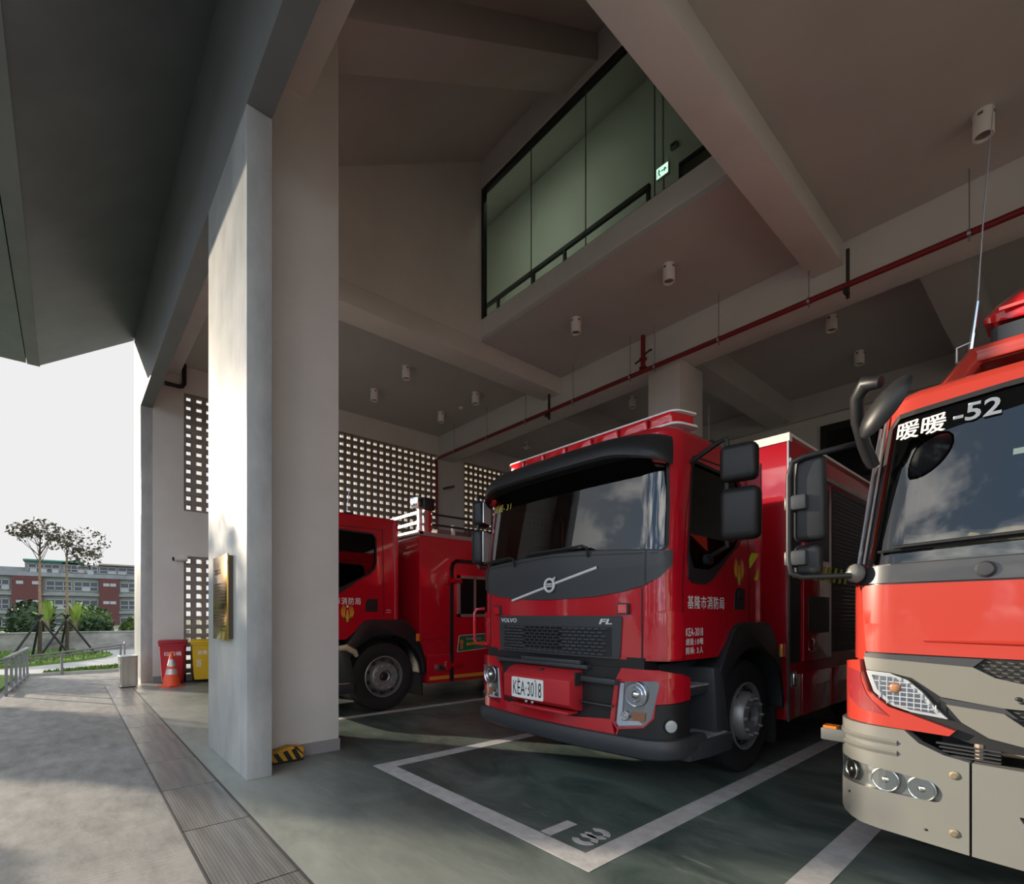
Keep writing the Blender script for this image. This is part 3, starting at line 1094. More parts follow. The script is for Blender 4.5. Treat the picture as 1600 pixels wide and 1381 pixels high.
# ---- traffic cone
cn = empty('traffic_cone', (-12.30, 1.60, 0), R(30))
tag(cn, 'orange traffic cone with two silver bands before the red bin', 'traffic cone')
M_CONE = mat('cone_orange', (.80, .09, .03), .5)
MB().prism(rounded([(-.17, -.17), (.17, -.17), (.17, .17), (-.17, .17)], .03, 3), 'z', 0, .03).lathe([(.165, .03), (.155, .06), (.13, .21), (.112, .25)], (0, 0, 0), 'z', 24).build('cone_base', M_CONE, cn)
MB().lathe([(.112, .25), (.088, .36)], (0, 0, 0), 'z', 24).lathe([(.079, .41), (.050, .55)], (0, 0, 0), 'z', 24).build('silver_band', mat('reflective_silver', (.55, .56, .54), .35, metal=.3), cn)
MB().lathe([(.088, .36), (.079, .41)], (0, 0, 0), 'z', 24).lathe([(.050, .55), (.030, .64), (.028, .69), (.0, .695)], (0, 0, 0), 'z', 24).build('cone_tip', M_CONE, cn)
# ---- stainless bin
sb_ = empty('litter_bin', (-12.86, .93, 0), R(2))
tag(sb_, 'square stainless steel bin beside the far fin', 'bin')
MB().prism(rounded([(-.2, -.14), (.2, -.14), (.2, .14), (-.2, .14)], .02, 3), 'z', .02, .62).build('shell', mat('polished_steel', (.55, .54, .52), .22, metal=1.0, var=.15, vscale=6, stretch=(12, 12, .15)), sb_)
MB().box(-.17, .17, -.11, .11, 0, .02).build('foot', M_BLACK, sb_)
MB().box(-.205, .205, -.145, .145, .61, .635).build('top_rim', M_STEEL, sb_, bevel=.004)
# ---- security camera
sc = empty('security_camera', (XL, 1.92, 2.70))
tag(sc, 'white bullet security camera on the left wall', 'camera')
MB().lathe([(0, 0), (.06, 0), (.06, .03), (0, .03)], (0, 0, 0), 'x', 16).box(.02, .08, -.04, .10, -.05, .06).build('mount', M_WHITE, sc)
MB().tube([(.10, .08, .0), (.12, -.16, -.02)], .045, 14).build('camera_barrel', M_WHITE, sc)
MB().tube([(.12, -.155, -.02), (.122, -.19, -.022)], .042, 14).build('lens_hood', M_BLACK, sc)

# ================================================================== GROUNDS ON THE LEFT
path = struct(MB().box(-27.0, -16.6, -14, 9, -.25, -.002), 'ground', M_PATH)
tag(path, 'pale winding path beyond the railing')
gr = MB().prism([(-12.5, -.98), (-16.35, -.86), (-18.6, -2.4), (-18.9, -5.5), (-9, -5.5)], 'z', -.02, .05)
tag(struct(gr, 'lawn', M_GRASS), 'grass beside the near railing', kind='stuff')


def leafy_grass(poly, n, h, name, label):
    """short upright blades on a low mound"""
    m = MB()
    m.prism(poly, 'z', -.02, .07)
    random.seed(5)
    xs = [p[0] for p in poly]
    ys = [p[1] for p in poly]

    def inside(x, y):
        c = False
        j = len(poly) - 1
        for i in range(len(poly)):
            xi, yi = poly[i]
            xj, yj = poly[j]
            if (yi > y) != (yj > y) and x < (xj - xi) * (y - yi) / (yj - yi) + xi:
                c = not c
            j = i
        return c
    k = 0
    while k < n:
        x, y = random.uniform(min(xs), max(xs)), random.uniform(min(ys), max(ys))
        if not inside(x, y):
            continue
        k += 1
        a = random.uniform(0, PI)
        wv, hh = .035, h * random.uniform(.6, 1.3)
        dx, dy = wv * math.cos(a), wv * math.sin(a)
        ox, oy = random.uniform(-.04, .04), random.uniform(-.04, .04)
        m.add([(x - dx, y - dy, .06), (x + dx, y + dy, .06), (x + ox, y + oy, .07 + hh)], [(0, 1, 2)])
    o = m.build(name, M_GRASS, recalc=False)
    return tag(o, label, 'grass', kind='stuff')


leafy_grass([(-19, -2.6), (-19.35, -1.35), (-19.84, -.61), (-20.9, .3), (-22.2, 1.0), (-23.4, 1.25), (-24.6, 1.0), (-25.5, .4), (-26.95, .2), (-26.95, -5.5), (-19, -5.5)], 3800, .07,
            'grass', 'bright green lawn around the two staked trees')
leafy_grass([(-16.62, -.45), (-16.62, .62), (-17.0, 1.35), (-17.9, 1.45), (-17.5, .7), (-17.0, -.1)], 500, .06, 'grass', 'thin grass strip along the foot of the handrail')
kerb = struct(MB().box(-16.62, -16.5, -.75, .9, -.1, .06).prism([(-16.62, .9), (-16.5, .9), (-16.95, 1.6), (-17.05, 1.55)], 'z', -.1, .06), 'kerb', M_PATH)
rwall = struct(MB().box(-27.4, -27.0, -6, 4.2, -.3, .74).box(-27.45, -26.96, -6, 4.25, .74, .78), 'wall_garden', M_STAIN)
tag(rwall, 'low stained concrete wall behind the lawn')

# ---- railings
M_RAIL = mat('galvanised_rail', (.20, .205, .215), .5, metal=.3)
r1 = empty('railing', (-12.72, -.81, 0), math.atan2(.12, -3.61))
tag(r1, 'short grey steel railing with six uprights at left edge', 'railing')
for k in range(6):
    MB().box(k * .72 - .02, k * .72 + .02, -.02, .02, .0, .67).build('post', M_RAIL, r1)
MB().box(-.05, 3.66, -.035, .035, .655, .70).build('top_rail', M_RAIL, r1, bevel=.006)
MB().box(-.05, 3.66, -.03, .03, .05, .09).build('bottom_rail', M_RAIL, r1)
r2 = empty('railing', (-16.48, -.09, 0))
tag(r2, 'long low handrail rising to the right before the lawn', 'railing')
pts = [(.42, -1.9, .36), (.0, 0, .545), (-.30, 1.15, .67), (-.42, 1.24, .68), (-1.72, 1.33, .68)]
MB().tube(pts, .022, 10).build('hand_rail', M_RAIL, r2)
MB().tube([(p[0], p[1], p[2] - .075) for p in pts[:3]], .018, 8).build('lower_rail', M_RAIL, r2)
for (x, y, z) in ((0, 0, .54), (-.3, 1.15, .67), (-1.72, 1.33, .68), (.42, -1.9, .36)):
    MB().tube([(x, y, 0), (x, y, z)], .026, 8).build('post', M_RAIL, r2)


# ---- leaves
def leaf_cards(m, c, rad, n, size, shell=.35, flat=0.0):
    for _ in range(n):
        while True:
            p = Vector((random.uniform(-1, 1), random.uniform(-1, 1), random.uniform(-1, 1)))
            if shell < p.length <= 1:
                break
        q = Vector((c[0] + p.x * rad[0], c[1] + p.y * rad[1], c[2] + p.z * rad[2]))
        a = Vector((random.gauss(0, 1), random.gauss(0, 1), random.gauss(0, 1) * (1 - flat))).normalized()
        b = a.orthogonal().normalized()
        b = (Matrix.Rotation(random.uniform(0, 2 * PI), 3, a) @ b)
        s_ = size * random.uniform(.6, 1.3)
        m.add([q - a * s_, q + b * s_ * .45, q + a * s_, q - b * s_ * .45], [(0, 1, 2, 3)])


def young_tree(loc, h, crown, label, seed):
    random.seed(seed)
    t = empty('young_tree', loc)
    tag(t, label, 'tree', 'staked young trees on the lawn')
    MB().tube([(0, 0, -.1), (.02, 0, .4), (0, .02, 1.2)], [.062, .055, .05], 9).build('trunk_wrap', mat('dark_bark', (.06, .045, .03), .8, var=.4, vscale=14), t)
    MB().tube([(0, .02, 1.2), (-.02, 0, 2.2), (.0, .0, h)], [.045, .038, .030], 9).build('trunk', M_BARK, t)
    br_ = MB()
    br_.tube([(0, 0, h), (.02, .02, h + .7)], [.03, .01], 6)
    tips = []
    for k in range(15):
        c, rd = random.choice(crown)
        e = Vector((c[0] + random.uniform(-1, 1) * rd[0] * .8, c[1] + random.uniform(-1, 1) * rd[1] * .85, c[2] + random.uniform(-.7, .7) * rd[2]))
        z0 = random.uniform(h - .5, h + .4)
        mid = Vector((e.x * .45, e.y * .45, z0 + (e.z - z0) * .4 + .02))
        br_.tube([(0, 0, z0), mid, e], [.013, .008, .003], 5)
        tips += [mid.lerp(e, f) for f in (.5, .75, 1)]
    br_.build('branches', mat('twig_bark', (.05, .04, .035), .8), t)
    lf = MB()
    for c, rd in crown:
        leaf_cards(lf, c, rd, 150, .065, 0.0)
    for p in tips:
        leaf_cards(lf, p, (.14, .14, .10), 5, .06, 0)
    lf.build('leaves', M_LEAFY, t, recalc=False)
    for k, (a, r_) in enumerate(((-70, .75), (85, .82), (200, .6))):
        s = tag(MB().tube([(r_ * math.cos(R(a)), r_ * math.sin(R(a)), -.05), (-.08 * math.cos(R(a)), -.08 * math.sin(R(a)), 1.42)], .035, 8).build('support_stake', M_BLACK), None)
        s.location = loc
        tag(s, 'black stake propping the %s tree, leaning %s' % ('left' if seed == 21 else 'right', ['left', 'right', 'back'][k]), 'stake', 'black tree stakes')
    return t


young_tree((-22.7, -.67, 0.05), 3.4, [((0, -.05, 4.25), (.75, .55, .36)), ((0, -.42, 4.15), (.45, .35, .25)), ((.1, .32, 4.0), (.5, .5, .45))],
           'slim staked young tree on the left, crown higher', 21)
young_tree((-23.5, .0, 0.05), 3.5, [((0, .0, 3.95), (.6, .5, .35)), ((0, .62, 4.05), (.6, .6, .55)), ((0, .5, 3.45), (.5, .5, .45))],
           'slim staked young tree on the right, lower wider crown', 22)


# ---- shrubs behind the garden wall
def shrub(loc, rad, n, size, m_, label, seed, group='shrubs behind the garden wall', core=True):
    random.seed(seed)
    s = empty('shrub', loc)
    tag(s, label, 'shrub', group)
    lf = MB()
    if core:
        bm = bmesh.new()
        bmesh.ops.create_icosphere(bm, subdivisions=3, radius=1.0)
        vs_ = []
        for v in bm.verts:
            k = .84 + .22 * noise.noise(v.co * 2.1 + Vector((seed, 0, 0)))
            vs_.append((v.co.x * rad[0] * k, v.co.y * rad[1] * k, rad[2] + v.co.z * rad[2] * k))
        lf.add(vs_, [tuple(q.index for q in f.verts) for f in bm.faces])
        bm.free()
    leaf_cards(lf, (0, 0, rad[2]), (rad[0] * 1.02, rad[1] * 1.02, rad[2] * 1.04), n, size, .8)
    lf.build('foliage', m_, s, recalc=False)
    MB().tube([(0, 0, -.3), (0, 0, rad[2])], [.08, .05], 6).build('stem', M_BARK, s)
    return s


SH = [(-30.4, -4.9, .95, 1.0, M_LEAFD), (-32.0, -3.1, .95, 1.15, M_LEAFD), (-28.6, -2.75, .80, .78, M_LEAF), (-31.0, -1.2, .9, 1.05, M_LEAFD), (-28.5, -1.2, .45, .62, M_LEAFD),
      (-30.6, .75, .98, .95, M_LEAF), (-28.5, .95, .55, .66, M_LEAFD), (-28.6, 2.25, .52, .64, M_LEAF), (-30.8, 2.9, .95, .76, M_LEAFD)]
names_s = ['dark shrub at the far left', 'tall dark shrub left of the left tree', 'mid green shrub low on the left', 'dark shrub between the two trees behind banana leaves',
           'low dark shrub behind the left tree', 'broad yellow green shrub right of the trees', 'low dark shrub right of the right tree', 'small bright shrub near the far fin',
           'small dark shrub hidden by the far fin', 'dark shrub beyond the left edge']
for i, (x, y, rr, hh, m_) in enumerate(SH):
    shrub((x, y, .0), (rr, rr * .95, hh), 900, .12, m_, names_s[i] + ', behind the garden wall', 40 + i)


def banana(loc, n, hgt, label, seed):
    random.seed(seed)
    b = empty('banana_plant', loc)
    tag(b, label, 'plant')
    MB().tube([(0, 0, -.2), (0, 0, hgt * .6)], [.12, .07], 8).build('stem', M_BARK, b)
    lf = MB()
    for k in range(n):
        a = 2 * PI * k / n + random.uniform(-.3, .3)
        ln_ = random.uniform(.9, 1.3)
        d = Vector((math.cos(a), math.sin(a), 0))
        s_ = Vector((-d.y, d.x, 0))
        prev = None
        for q in range(7):
            t = q / 6
            p = Vector((0, 0, hgt * .45)) + d * (ln_ * t * (.25 + .45 * (k % 3) / 2)) + Vector((0, 0, hgt * (.75 - .18 * (k % 3)) * math.sin(t * (1.75 + .3 * (k % 3)))))
            wv = .13 * math.sin(PI * min(1, t * .92 + .06))
            cur = (p - s_ * wv, p + Vector((0, 0, -.03)), p + s_ * wv)
            if prev:
                lf.add([prev[0], prev[1], cur[1], cur[0]], [(0, 1, 2, 3)])
                lf.add([prev[1], prev[2], cur[2], cur[1]], [(0, 1, 2, 3)])
            prev = cur
    lf.build('leaves', M_LEAFB, b, recalc=False)


banana((-28.9, -.62, .45), 7, 1.35, 'bright banana plant behind wall, by the left tree', 61)
banana((-28.9, .28, .45), 8, 1.3, 'bright banana plant behind wall, by the right tree', 62)

# ---- apartment block far behind
ab = empty('apartment_building', (-110, 0, -4))
tag(ab, 'long pale four storey apartment block with brick panels', 'building')
M_BLD = mat('pale_green_render', (.23, .25, .215), .8, var=.1, vscale=.5)
M_BLD2 = mat('grey_band_render', (.21, .22, .225), .8, var=.15, vscale=.7)
M_BRK = mat('red_brown_brick', (.105, .038, .034), .85, var=.12, vscale=3)
M_WIN = mat('far_window', (.05, .06, .065), .3)
M_WFR = mat('far_window_frame', (.32, .33, .33), .6)
MB().box(-12, 0, -40, 9.4, 0, 12.1).build('walls', M_BLD, ab)
MB().box(-11, -1.2, -5.0, -.6, 12.1, 14.1).box(-11, -1.2, -.6, 9.3, 12.1, 13.9).box(-11, -2, -40, -5, 12.1, 13.1).build('top_floor', M_BLD2, ab)
for y0, y1, z in ((-5.2, 2.2, 14.1), (4.0, 9.6, 13.95)):
    MB().box(-11, -.4, y0, y1, z, z + .25).build('roof_sheet', mat('green_roof_sheet', (.04, .20, .14), .6) if y0 < 0 else mat('tan_roof_sheet', (.30, .25, .2), .7), ab)
for k, z in enumerate((11.6, 8.6, 5.7)):
    MB().box(0, .7, -40, 9.5, z, z + (.65 if k == 0 else .25)).build('floor_band', M_BLD2, ab)
for y0, y1 in ((-6.4, -2.9), (4.1, 6.7), (-20, -16)):
    MB().box(0, .75, y0, y1, 0, 11.55).build('brick_panel', M_BRK, ab)
    for z in (10.3, 7.3):
        for y in (y0 + .5, y1 - 1.2):
            MB().box(.75, .8, y, y + .8, z, z + .5).build('vent_window', M_WFR, ab)
wins = []
for (y0, y1) in ((-9.9, -6.7), (-2.5, .6), (.9, 3.9), (6.9, 9.2), (-15.5, -10.5)):
    for z in (9.4, 6.4, 3.4):
        wins.append((y0, y1, z, 1.6, .0))
for (y0, y1) in ((-4.6, -.9), (2.4, 3.9), (4.2, 6.4), (6.7, 9.0), (-.3, 2.2)):
    wins.append((y0, y1, 12.5, 1.2, -1.25))
random.seed(8)
for (y0, y1, z, h, x) in wins:
    f = MB().box(x, x + .12, y0, y1, z, z + h).build('window', M_WIN, ab)
    m = MB()
    n = max(2, int((y1 - y0) / .8))
    for k in range(n + 1):
        y = y0 + (y1 - y0) * k / n
        m.box(x + .1, x + .2, y - .05, y + .05, z, z + h)
    m.box(x + .1, x + .2, y0, y1, z + h * .42, z + h * .5).box(x + .1, x + .2, y0, y1, z, z + .1).box(x + .1, x + .2, y0, y1, z + h - .1, z + h)
    if random.random() < .55:
        q = random.randrange(n)
        m.box(x + .1, x + .16, y0 + (y1 - y0) * q / n, y0 + (y1 - y0) * (q + 1) / n, z, z + h * .5)
    m.build('window_bars', M_WFR, f)
for y in (-4.4, -3.2, -1.8, 2.6):
    MB().box(-1.1, -.5, y, y + .8, 12.3, 12.9).build('air_conditioner', M_WFR, ab)

# ---- evergreens that stand left of the picture and shade the forecourt, and trees over the road
random.seed(77)
for i in range(9):
    shrub((-32.1 + i * 2.75, -8.0 - (2.2 if i % 2 else 0), 0), (.95 if i == 4 else 1.34, 1.3, (3.1 if i == 4 else 1.72) + random.uniform(-.1, .2) + (.35 if i % 2 else 0)), 1000, .14, M_LEAFD,
          'tall dark hedge tree of the row left of the forecourt', 90 + i, group='hedge trees left of the forecourt')
for i, (x, y, rr, hh) in enumerate(((-9, -26, 2.6, 2.6), (-3.0, -29, 2.8, 3.1), (3, -25, 2.6, 2.4), (9, -30, 3.0, 3.2), (-16, -30, 3.0, 3.0), (16, -27, 2.8, 2.8))):
    shrub((x, y, 0), (rr, rr, hh), 900, .3, M_LEAFD, 'dark roadside tree across the forecourt', 120 + i, group='roadside trees across the forecourt')
# ================================================================== FIRE TRUCKS
class Cab:
    """the skin of a truck cab, unrolled: u runs round the nose from the middle, z is height"""

    def __init__(s, hw, r, cr, rake, taper):
        s.hw, s.r, s.cr, s.rake, s.taper = hw, r, cr, rake, taper
        s.uc = hw - r
        s.us = s.uc + r * PI / 2

    def uy(s, y):
        return s.us + (y - s.cr - s.r)

    def pt(s, u, z, off=0.0):
        a, sg = abs(u), (1 if u >= 0 else -1)
        if a < s.uc:
            x, y = a, s.cr * (a / s.uc) ** 2
            sl = 2 * s.cr * a / s.uc ** 2
            n = Vector((sl, -1, 0))
        elif a < s.us:
            t = (a - s.uc) / s.r
            x, y = s.uc + s.r * math.sin(t), s.cr + s.r - s.r * math.cos(t)
            n = Vector((math.sin(t), -math.cos(t), 0))
        else:
            x, y = s.hw, s.cr + s.r + (a - s.us)
            n = Vector((1, 0, 0))
        fade = 1 - min(1, max(0, (y - s.cr - s.r) / .5))
        dz = .02
        k = (s.rake(z + dz) - s.rake(z - dz)) / (2 * dz) * fade
        n.z = -n.y * k + n.x * (s.taper(z - dz) - s.taper(z + dz)) / (2 * dz) * s.hw
        n.normalize()
        y += s.rake(z) * fade
        x *= s.taper(z)
        return (sg * (x + n.x * off), y + n.y * off, z + n.z * off)

    def fn(s, off=0.0):
        return lambda u, z, t=0.0: s.pt(u, z, off + t)

    def txt(s, u0, u1, z0, z1, off):
        return lambda a, b: s.pt(u0 + (u1 - u0) * a, z0 + (z1 - z0) * b, off)


def mir(poly):
    return [(-a, b) for a, b in poly][::-1]


def seam(mb, cab, pts, wd=.006, off=.003):
    """a thin dark joint line along points on the skin"""
    for (a, b) in zip(pts[:-1], pts[1:]):
        n = max(1, int(max(abs(a[0] - b[0]), abs(a[1] - b[1])) / .08))
        for i in range(n):
            p = [a[j] + (b[j] - a[j]) * i / n for j in (0, 1)]
            q = [a[j] + (b[j] - a[j]) * (i + 1) / n for j in (0, 1)]
            d = Vector((q[0] - p[0], q[1] - p[1])).normalized()
            nx, nz_ = -d.y * wd, d.x * wd
            mb.add([cab.pt(p[0] - nx, p[1] - nz_, off), cab.pt(q[0] - nx, q[1] - nz_, off),
                    cab.pt(q[0] + nx, q[1] + nz_, off), cab.pt(p[0] + nx, p[1] + nz_, off)], [(0, 1, 2, 3)])
    return mb


def roof_rings(mb, cab, ue, z0, rings, yr):
    """close the top of a cab: rings of (shrink, z)"""
    us = [ue * (i / 48 * 2 - 1) for i in range(49)]
    base = [Vector(cab.pt(u, z0)) for u in us]
    base += [Vector((base[-1].x - (base[-1].x - base[0].x) * k / 8, yr, z0)) for k in range(1, 8)]
    cx, cy = 0.0, (min(p.y for p in base) + yr) / 2
    n = len(base)
    vs_ = [tuple(p) for p in base]
    for sh, z in rings:
        for p in base:
            vs_.append((cx + (p.x - cx) * sh, cy + (p.y - cy) * (sh if sh < .9 else 1 - (1 - sh) * 1.0), z))
    vs_.append((cx, cy, rings[-1][1] + .004))
    fs_ = []
    for r_ in range(len(rings)):
        for i in range(n):
            fs_.append((r_ * n + i, r_ * n + (i + 1) % n, (r_ + 1) * n + (i + 1) % n, (r_ + 1) * n + i))
    k = len(rings) * n
    for i in range(n):
        fs_.append((k + i, k + (i + 1) % n, len(vs_) - 1))
    mb.add(vs_, fs_, True)


M_TYRE = M_RUBBER


def wheel(parent, x, y, sgn, rear=False, r=.52, name='front_wheel'):
    c = (x, y, r)
    w_ = .29
    pr = [(.29, -.02), (.33, -.01), (.40, .004), (.47, .0), (.505, -.015), (r - .004, -.04), (r, -.06)]
    for g_ in (.09, .15, .21):
        pr += [(r, -g_ + .012), (r - .012, -g_ + .008), (r - .012, -g_ - .008), (r, -g_ - .012)]
    pr += [(r, -w_ + .05), (.49, -w_ + .01), (.40, -w_), (.29, -w_ + .02)]
    t = MB().lathe(pr, c, 'x', 56, sgn).build(name, M_TYRE, parent)
    MB().lathe([(.305, -.022), (.312, .004), (.300, .010), (.288, -.004), (.272, -.05), (.262, -.11)], c, 'x', 48, sgn).build('rim', M_RIM, t)
    if not rear:
        hub = MB().lathe([(.262, -.10), (.235, -.06), (.222, .0), (.205, .052), (.196, .060), (.150, .060), (.105, .062), (.098, .056), (.094, .00), (.06, -.02), (0, -.02)], c, 'x', 48, sgn)
        for k in range(10):
            a = 2 * PI * k / 10
            hub.lathe([(.018, .058), (.018, .068), (.012, .070), (.012, .086), (0, .088)], (c[0], c[1] + .168 * math.cos(a), c[2] + .168 * math.sin(a)), 'x', 8, sgn)
        hub.build('hub', M_RIM, t)
        hb = MB().lathe([(.062, -.018), (.062, .012), (.05, .02), (0, .022)], c, 'x', 20, sgn)
        hb.build('hub_bore', M_BLACK, t)
        for k in range(10):
            a = 2 * PI * (k + .5) / 10
            MB().ball((c[0] - sgn * .045, c[1] + .245 * math.cos(a), c[2] + .245 * math.sin(a)), (.03, .03, .03), 8, 6).build('vent_hole', M_BLACK, t)
    else:
        MB().lathe([(.262, -.10), (.24, -.16), (.16, -.17), (.14, -.10), (.09, -.08), (0, -.08)], c, 'x', 40, sgn).build('hub', M_RIM, t)
    return t


def rbox(name, c, size, m, parent, bev=.02, rot=None, seg=3):
    mb = MB()
    mb.obox(c, size, rot if rot else Matrix.Identity(3))
    return mb.build(name, m, parent, bevel=bev, seg=seg)


def volvo(loc, label, group=None, full=True):
    t = empty('fire_truck', loc)
    tag(t, label, 'fire truck', group)

    def rake(z):
        return 0.0 if z < 1.85 else .105 * ((z - 1.85) / .85) ** 1.1

    def taper(z):
        return 1.0 if z < 1.9 else 1 - .030 * ((z - 1.9) / 1.0)
    cab = Cab(1.13, .22, .04, rake, taper)
    uy = cab.uy
    UR = uy(1.66)
    # ---- red skin with openings for the windscreen and the door windows
    ws_b = [(-1.06, 1.935), (-.8, 1.955), (-.4, 1.985), (0, 1.995), (.4, 1.985), (.8, 1.955), (1.06, 1.935)]
    ws = ws_b + [(1.11, 1.97), (1.105, 2.3), (1.085, 2.68), (1.04, 2.71)] + [(.5, 2.73), (-.5, 2.73)] + [(-1.04, 2.71), (-1.085, 2.68), (-1.105, 2.3), (-1.11, 1.97)]
    sw = [(uy(.385), 2.63), (uy(.345), 1.90), (uy(.36), 1.83), (uy(.42), 1.80), (uy(.66), 1.80), (uy(.80), 1.85), (uy(1.20), 2.06), (uy(1.28), 2.14), (uy(1.31), 2.24), (uy(1.31), 2.60), (uy(1.26), 2.66), (uy(.43), 2.68)]
    arch = [(uy(.84), 1.10), (uy(.96), 1.20), (uy(1.10), 1.345), (uy(1.2), 1.375), (UR, 1.38)]
    outer = [(-a, b) for a, b in arch[::-1]] + arch + [(UR, 2.88), (-UR, 2.88)]
    mb = MB()
    v_, f_ = panel_mesh([outer, ws, sw, mir(sw)], cab.fn(), .03, (.055, .09))
    mb.add(v_, f_, True)
    roof_rings(mb, cab, UR, 2.88, [(.992, 2.905), (.965, 2.93), (.9, 2.945), (.5, 2.96)], 1.66)
    mb.box(-1.15, 1.15, 1.62, 1.66, 1.2, 2.88)
    body = mb.build('cab_shell', M_RED, t)
    for s in (1, -1):
        sm_ = MB()
        P = lambda *pp: [(s * a, b) for a, b in pp]
        seam(sm_, cab, P((uy(.285), 1.10), (uy(.27), 1.6), (uy(.30), 2.2), (uy(.40), 2.72), (uy(1.42), 2.74), (uy(1.43), 1.38)), .005)
        sm_.build('door_seam', M_BLACK, t, recalc=False)
        seam(MB(), cab, P((.925, 1.10), (.925, 1.66)), .006).build('flap_seam', M_BLACK, t, recalc=False)
    mb = MB()
    v_, f_ = panel_mesh([outer, ws, sw, mir(sw)], cab.fn(-.034), .008, (.08, .12))
    mb.add(v_, f_, True)
    mb.box(-1.06, 1.06, 1.58, 1.60, 1.16, 2.87).box(-1.05, 1.05, .3, 1.6, 2.85, 2.87)
    mb.build('cab_lining', M_INT, t)
    MB().box(-1.1, 1.1, .15, 1.6, 1.12, 1.16).box(-.95, .95, .03, .2, 1.02, 1.12).build('cab_floor', M_BLACK, t)
    panel('windscreen', [ws], cab.fn(-.012), M_GLASS, t, .004, (.06, .09))
    for s in (1, -1):
        panel('door_window', [sw if s > 0 else mir(sw)], cab.fn(-.015), M_GLASS_SIDE, t, .004)
    # rubber surround of the windscreen
    fr = MB()
    loop = ws + [ws[0]]
    for i in range(len(ws)):
        seam(fr, cab, [ws[i], ws[(i + 1) % len(ws)]], .013, .004)
    fr.build('windscreen_seal', M_BLACK, t, recalc=False)
    for s in (1, -1):
        wf = MB()
        q = [(s * a, b) for a, b in sw]
        for i in range(len(q)):
            seam(wf, cab, [q[i], q[(i + 1) % len(q)]], .014, .004)
        wf.build('window_seal', M_BLACK, t, recalc=False)
    # black corner moulding below the mirrors
    for s in (1, -1):
        q = [(uy(.35), 1.94), (uy(.345), 1.74), (uy(.42), 1.70), (uy(.62), 1.70), (uy(.72), 1.74), (uy(1.0), 1.935), (uy(.66), 1.82), (uy(.42), 1.82)]
        panel('window_moulding', [q if s > 0 else mir(q)], cab.fn(.012), M_BLACK, t, .01)
    # ---- interior
    MB().box(-1.05, 1.05, .30, .62, 1.55, 1.93).build('dashboard', M_INT, t, bevel=.05)
    for sx in (-.68, .62):
        st_ = MB().box(sx - .25, sx + .25, .85, 1.35, 1.35, 1.6).build('seat', M_INT, t, bevel=.05)
        MB().obox((sx, 1.40, 1.95), (.48, .14, .75), Matrix.Rotation(R(-8), 3, 'X')).build('seat_back', M_INT, st_, bevel=.05)
        MB().box(sx - .13, sx + .13, 1.40, 1.50, 2.32, 2.52).build('headrest', M_INT, st_, bevel=.04)
    sw_ = MB()
    cpt = Vector((.62, .74, 1.98))
    rm = Matrix.Rotation(R(35), 3, 'X')
    sw_.tube([cpt + rm @ Vector((.22 * math.cos(2 * PI * k / 24), .22 * math.sin(2 * PI * k / 24), 0)) for k in range(25)], .017, 8)
    sw_.tube([cpt, cpt + rm @ Vector((0, 0, -.3))], .03, 8)
    sw_.bar(cpt + rm @ Vector((-.21, 0, 0)), cpt + rm @ Vector((.21, 0, 0)), .05, .02)
    sw_.build('steering_wheel', M_BLACK, t)
    # ---- dark nose panel under the windscreen
    dp_b = [(1.15, 1.83), (1.06, 1.74), (.93, 1.672), (.75, 1.635), (.5, 1.605), (.2, 1.592), (0, 1.588)]
    dk = ws_b[::-1]
    dk = [(-1.15, 1.945)] + ws_b + [(1.15, 1.945)] + dp_b + [(-a, b) for a, b in dp_b[-2::-1]]
    panel('nose_panel', [dk], cab.fn(.014), M_DKGREY, t, .014)
    s2 = MB()
    seam(s2, cab, [(.955, 1.68), (.955, 1.95)], .005, .016)
    seam(s2, cab, [(-.955, 1.68), (-.955, 1.95)], .005, .016)
    seam(s2, cab, [(-1.1, 1.915), (0, 1.97), (1.1, 1.915)], .004, .016)
    s2.build('nose_seam', M_BLACK, t, recalc=False)
    # emblem and its slanting bar
    eb = MB()
    for (a, b) in (((-.53, 1.592), (-.065, 1.70)), ((.065, 1.735), (.52, 1.842))):
        n = 8
        for k in range(n):
            p = [a[j] + (b[j] - a[j]) * k / n for j in (0, 1)]
            q = [a[j] + (b[j] - a[j]) * (k + 1) / n for j in (0, 1)]
            v4 = []
            for z_, o_ in ((-.013, .014), (-.009, .024), (.009, .024), (.013, .014)):
                v4 += [cab.pt(p[0], p[1] + z_, o_), cab.pt(q[0], q[1] + z_, o_)]
            eb.add(v4, [(0, 1, 3, 2), (2, 3, 5, 4), (4, 5, 7, 6)], True)
    eb.build('emblem_bar', M_SILVER, t)
    em = MB()
    ec = Vector(cab.pt(-.0, 1.717, .03))
    em.tube([ec + Vector((.056 * math.cos(2 * PI * k / 32), 0, .056 * math.sin(2 * PI * k / 32))) for k in range(33)], .012, 8, cap=False)
    em.box(ec.x - .062, ec.x + .062, ec.y - .006, ec.y + .006, ec.z - .017, ec.z + .017)
    em.prism([(ec.x + .034, ec.z + .052), (ec.x + .056, ec.z + .03), (ec.x + .072, ec.z + .072)], 'y', ec.y - .01, ec.y + .006)
    em.build('emblem', M_SILVER, t)
    text_on('lettering', 'VOLVO', plane_fn((ec.x - .052, ec.y - .0075, ec.z - .010), (.104, 0, 0), (0, 0, .020)), M_BLACK, t, bold=.02)
    # ---- grille
    gp = rounded([(-.755, 1.445), (-.735, 1.12), (-.70, 1.10), (.715, 1.10), (.735, 1.12), (.755, 1.445)], .03, 3)
    panel('grille_panel', [gp], cab.fn(.012), M_DKGREY, t, .012)
    cells, hole = MB(), MB()
    rows, cols = 8, 19
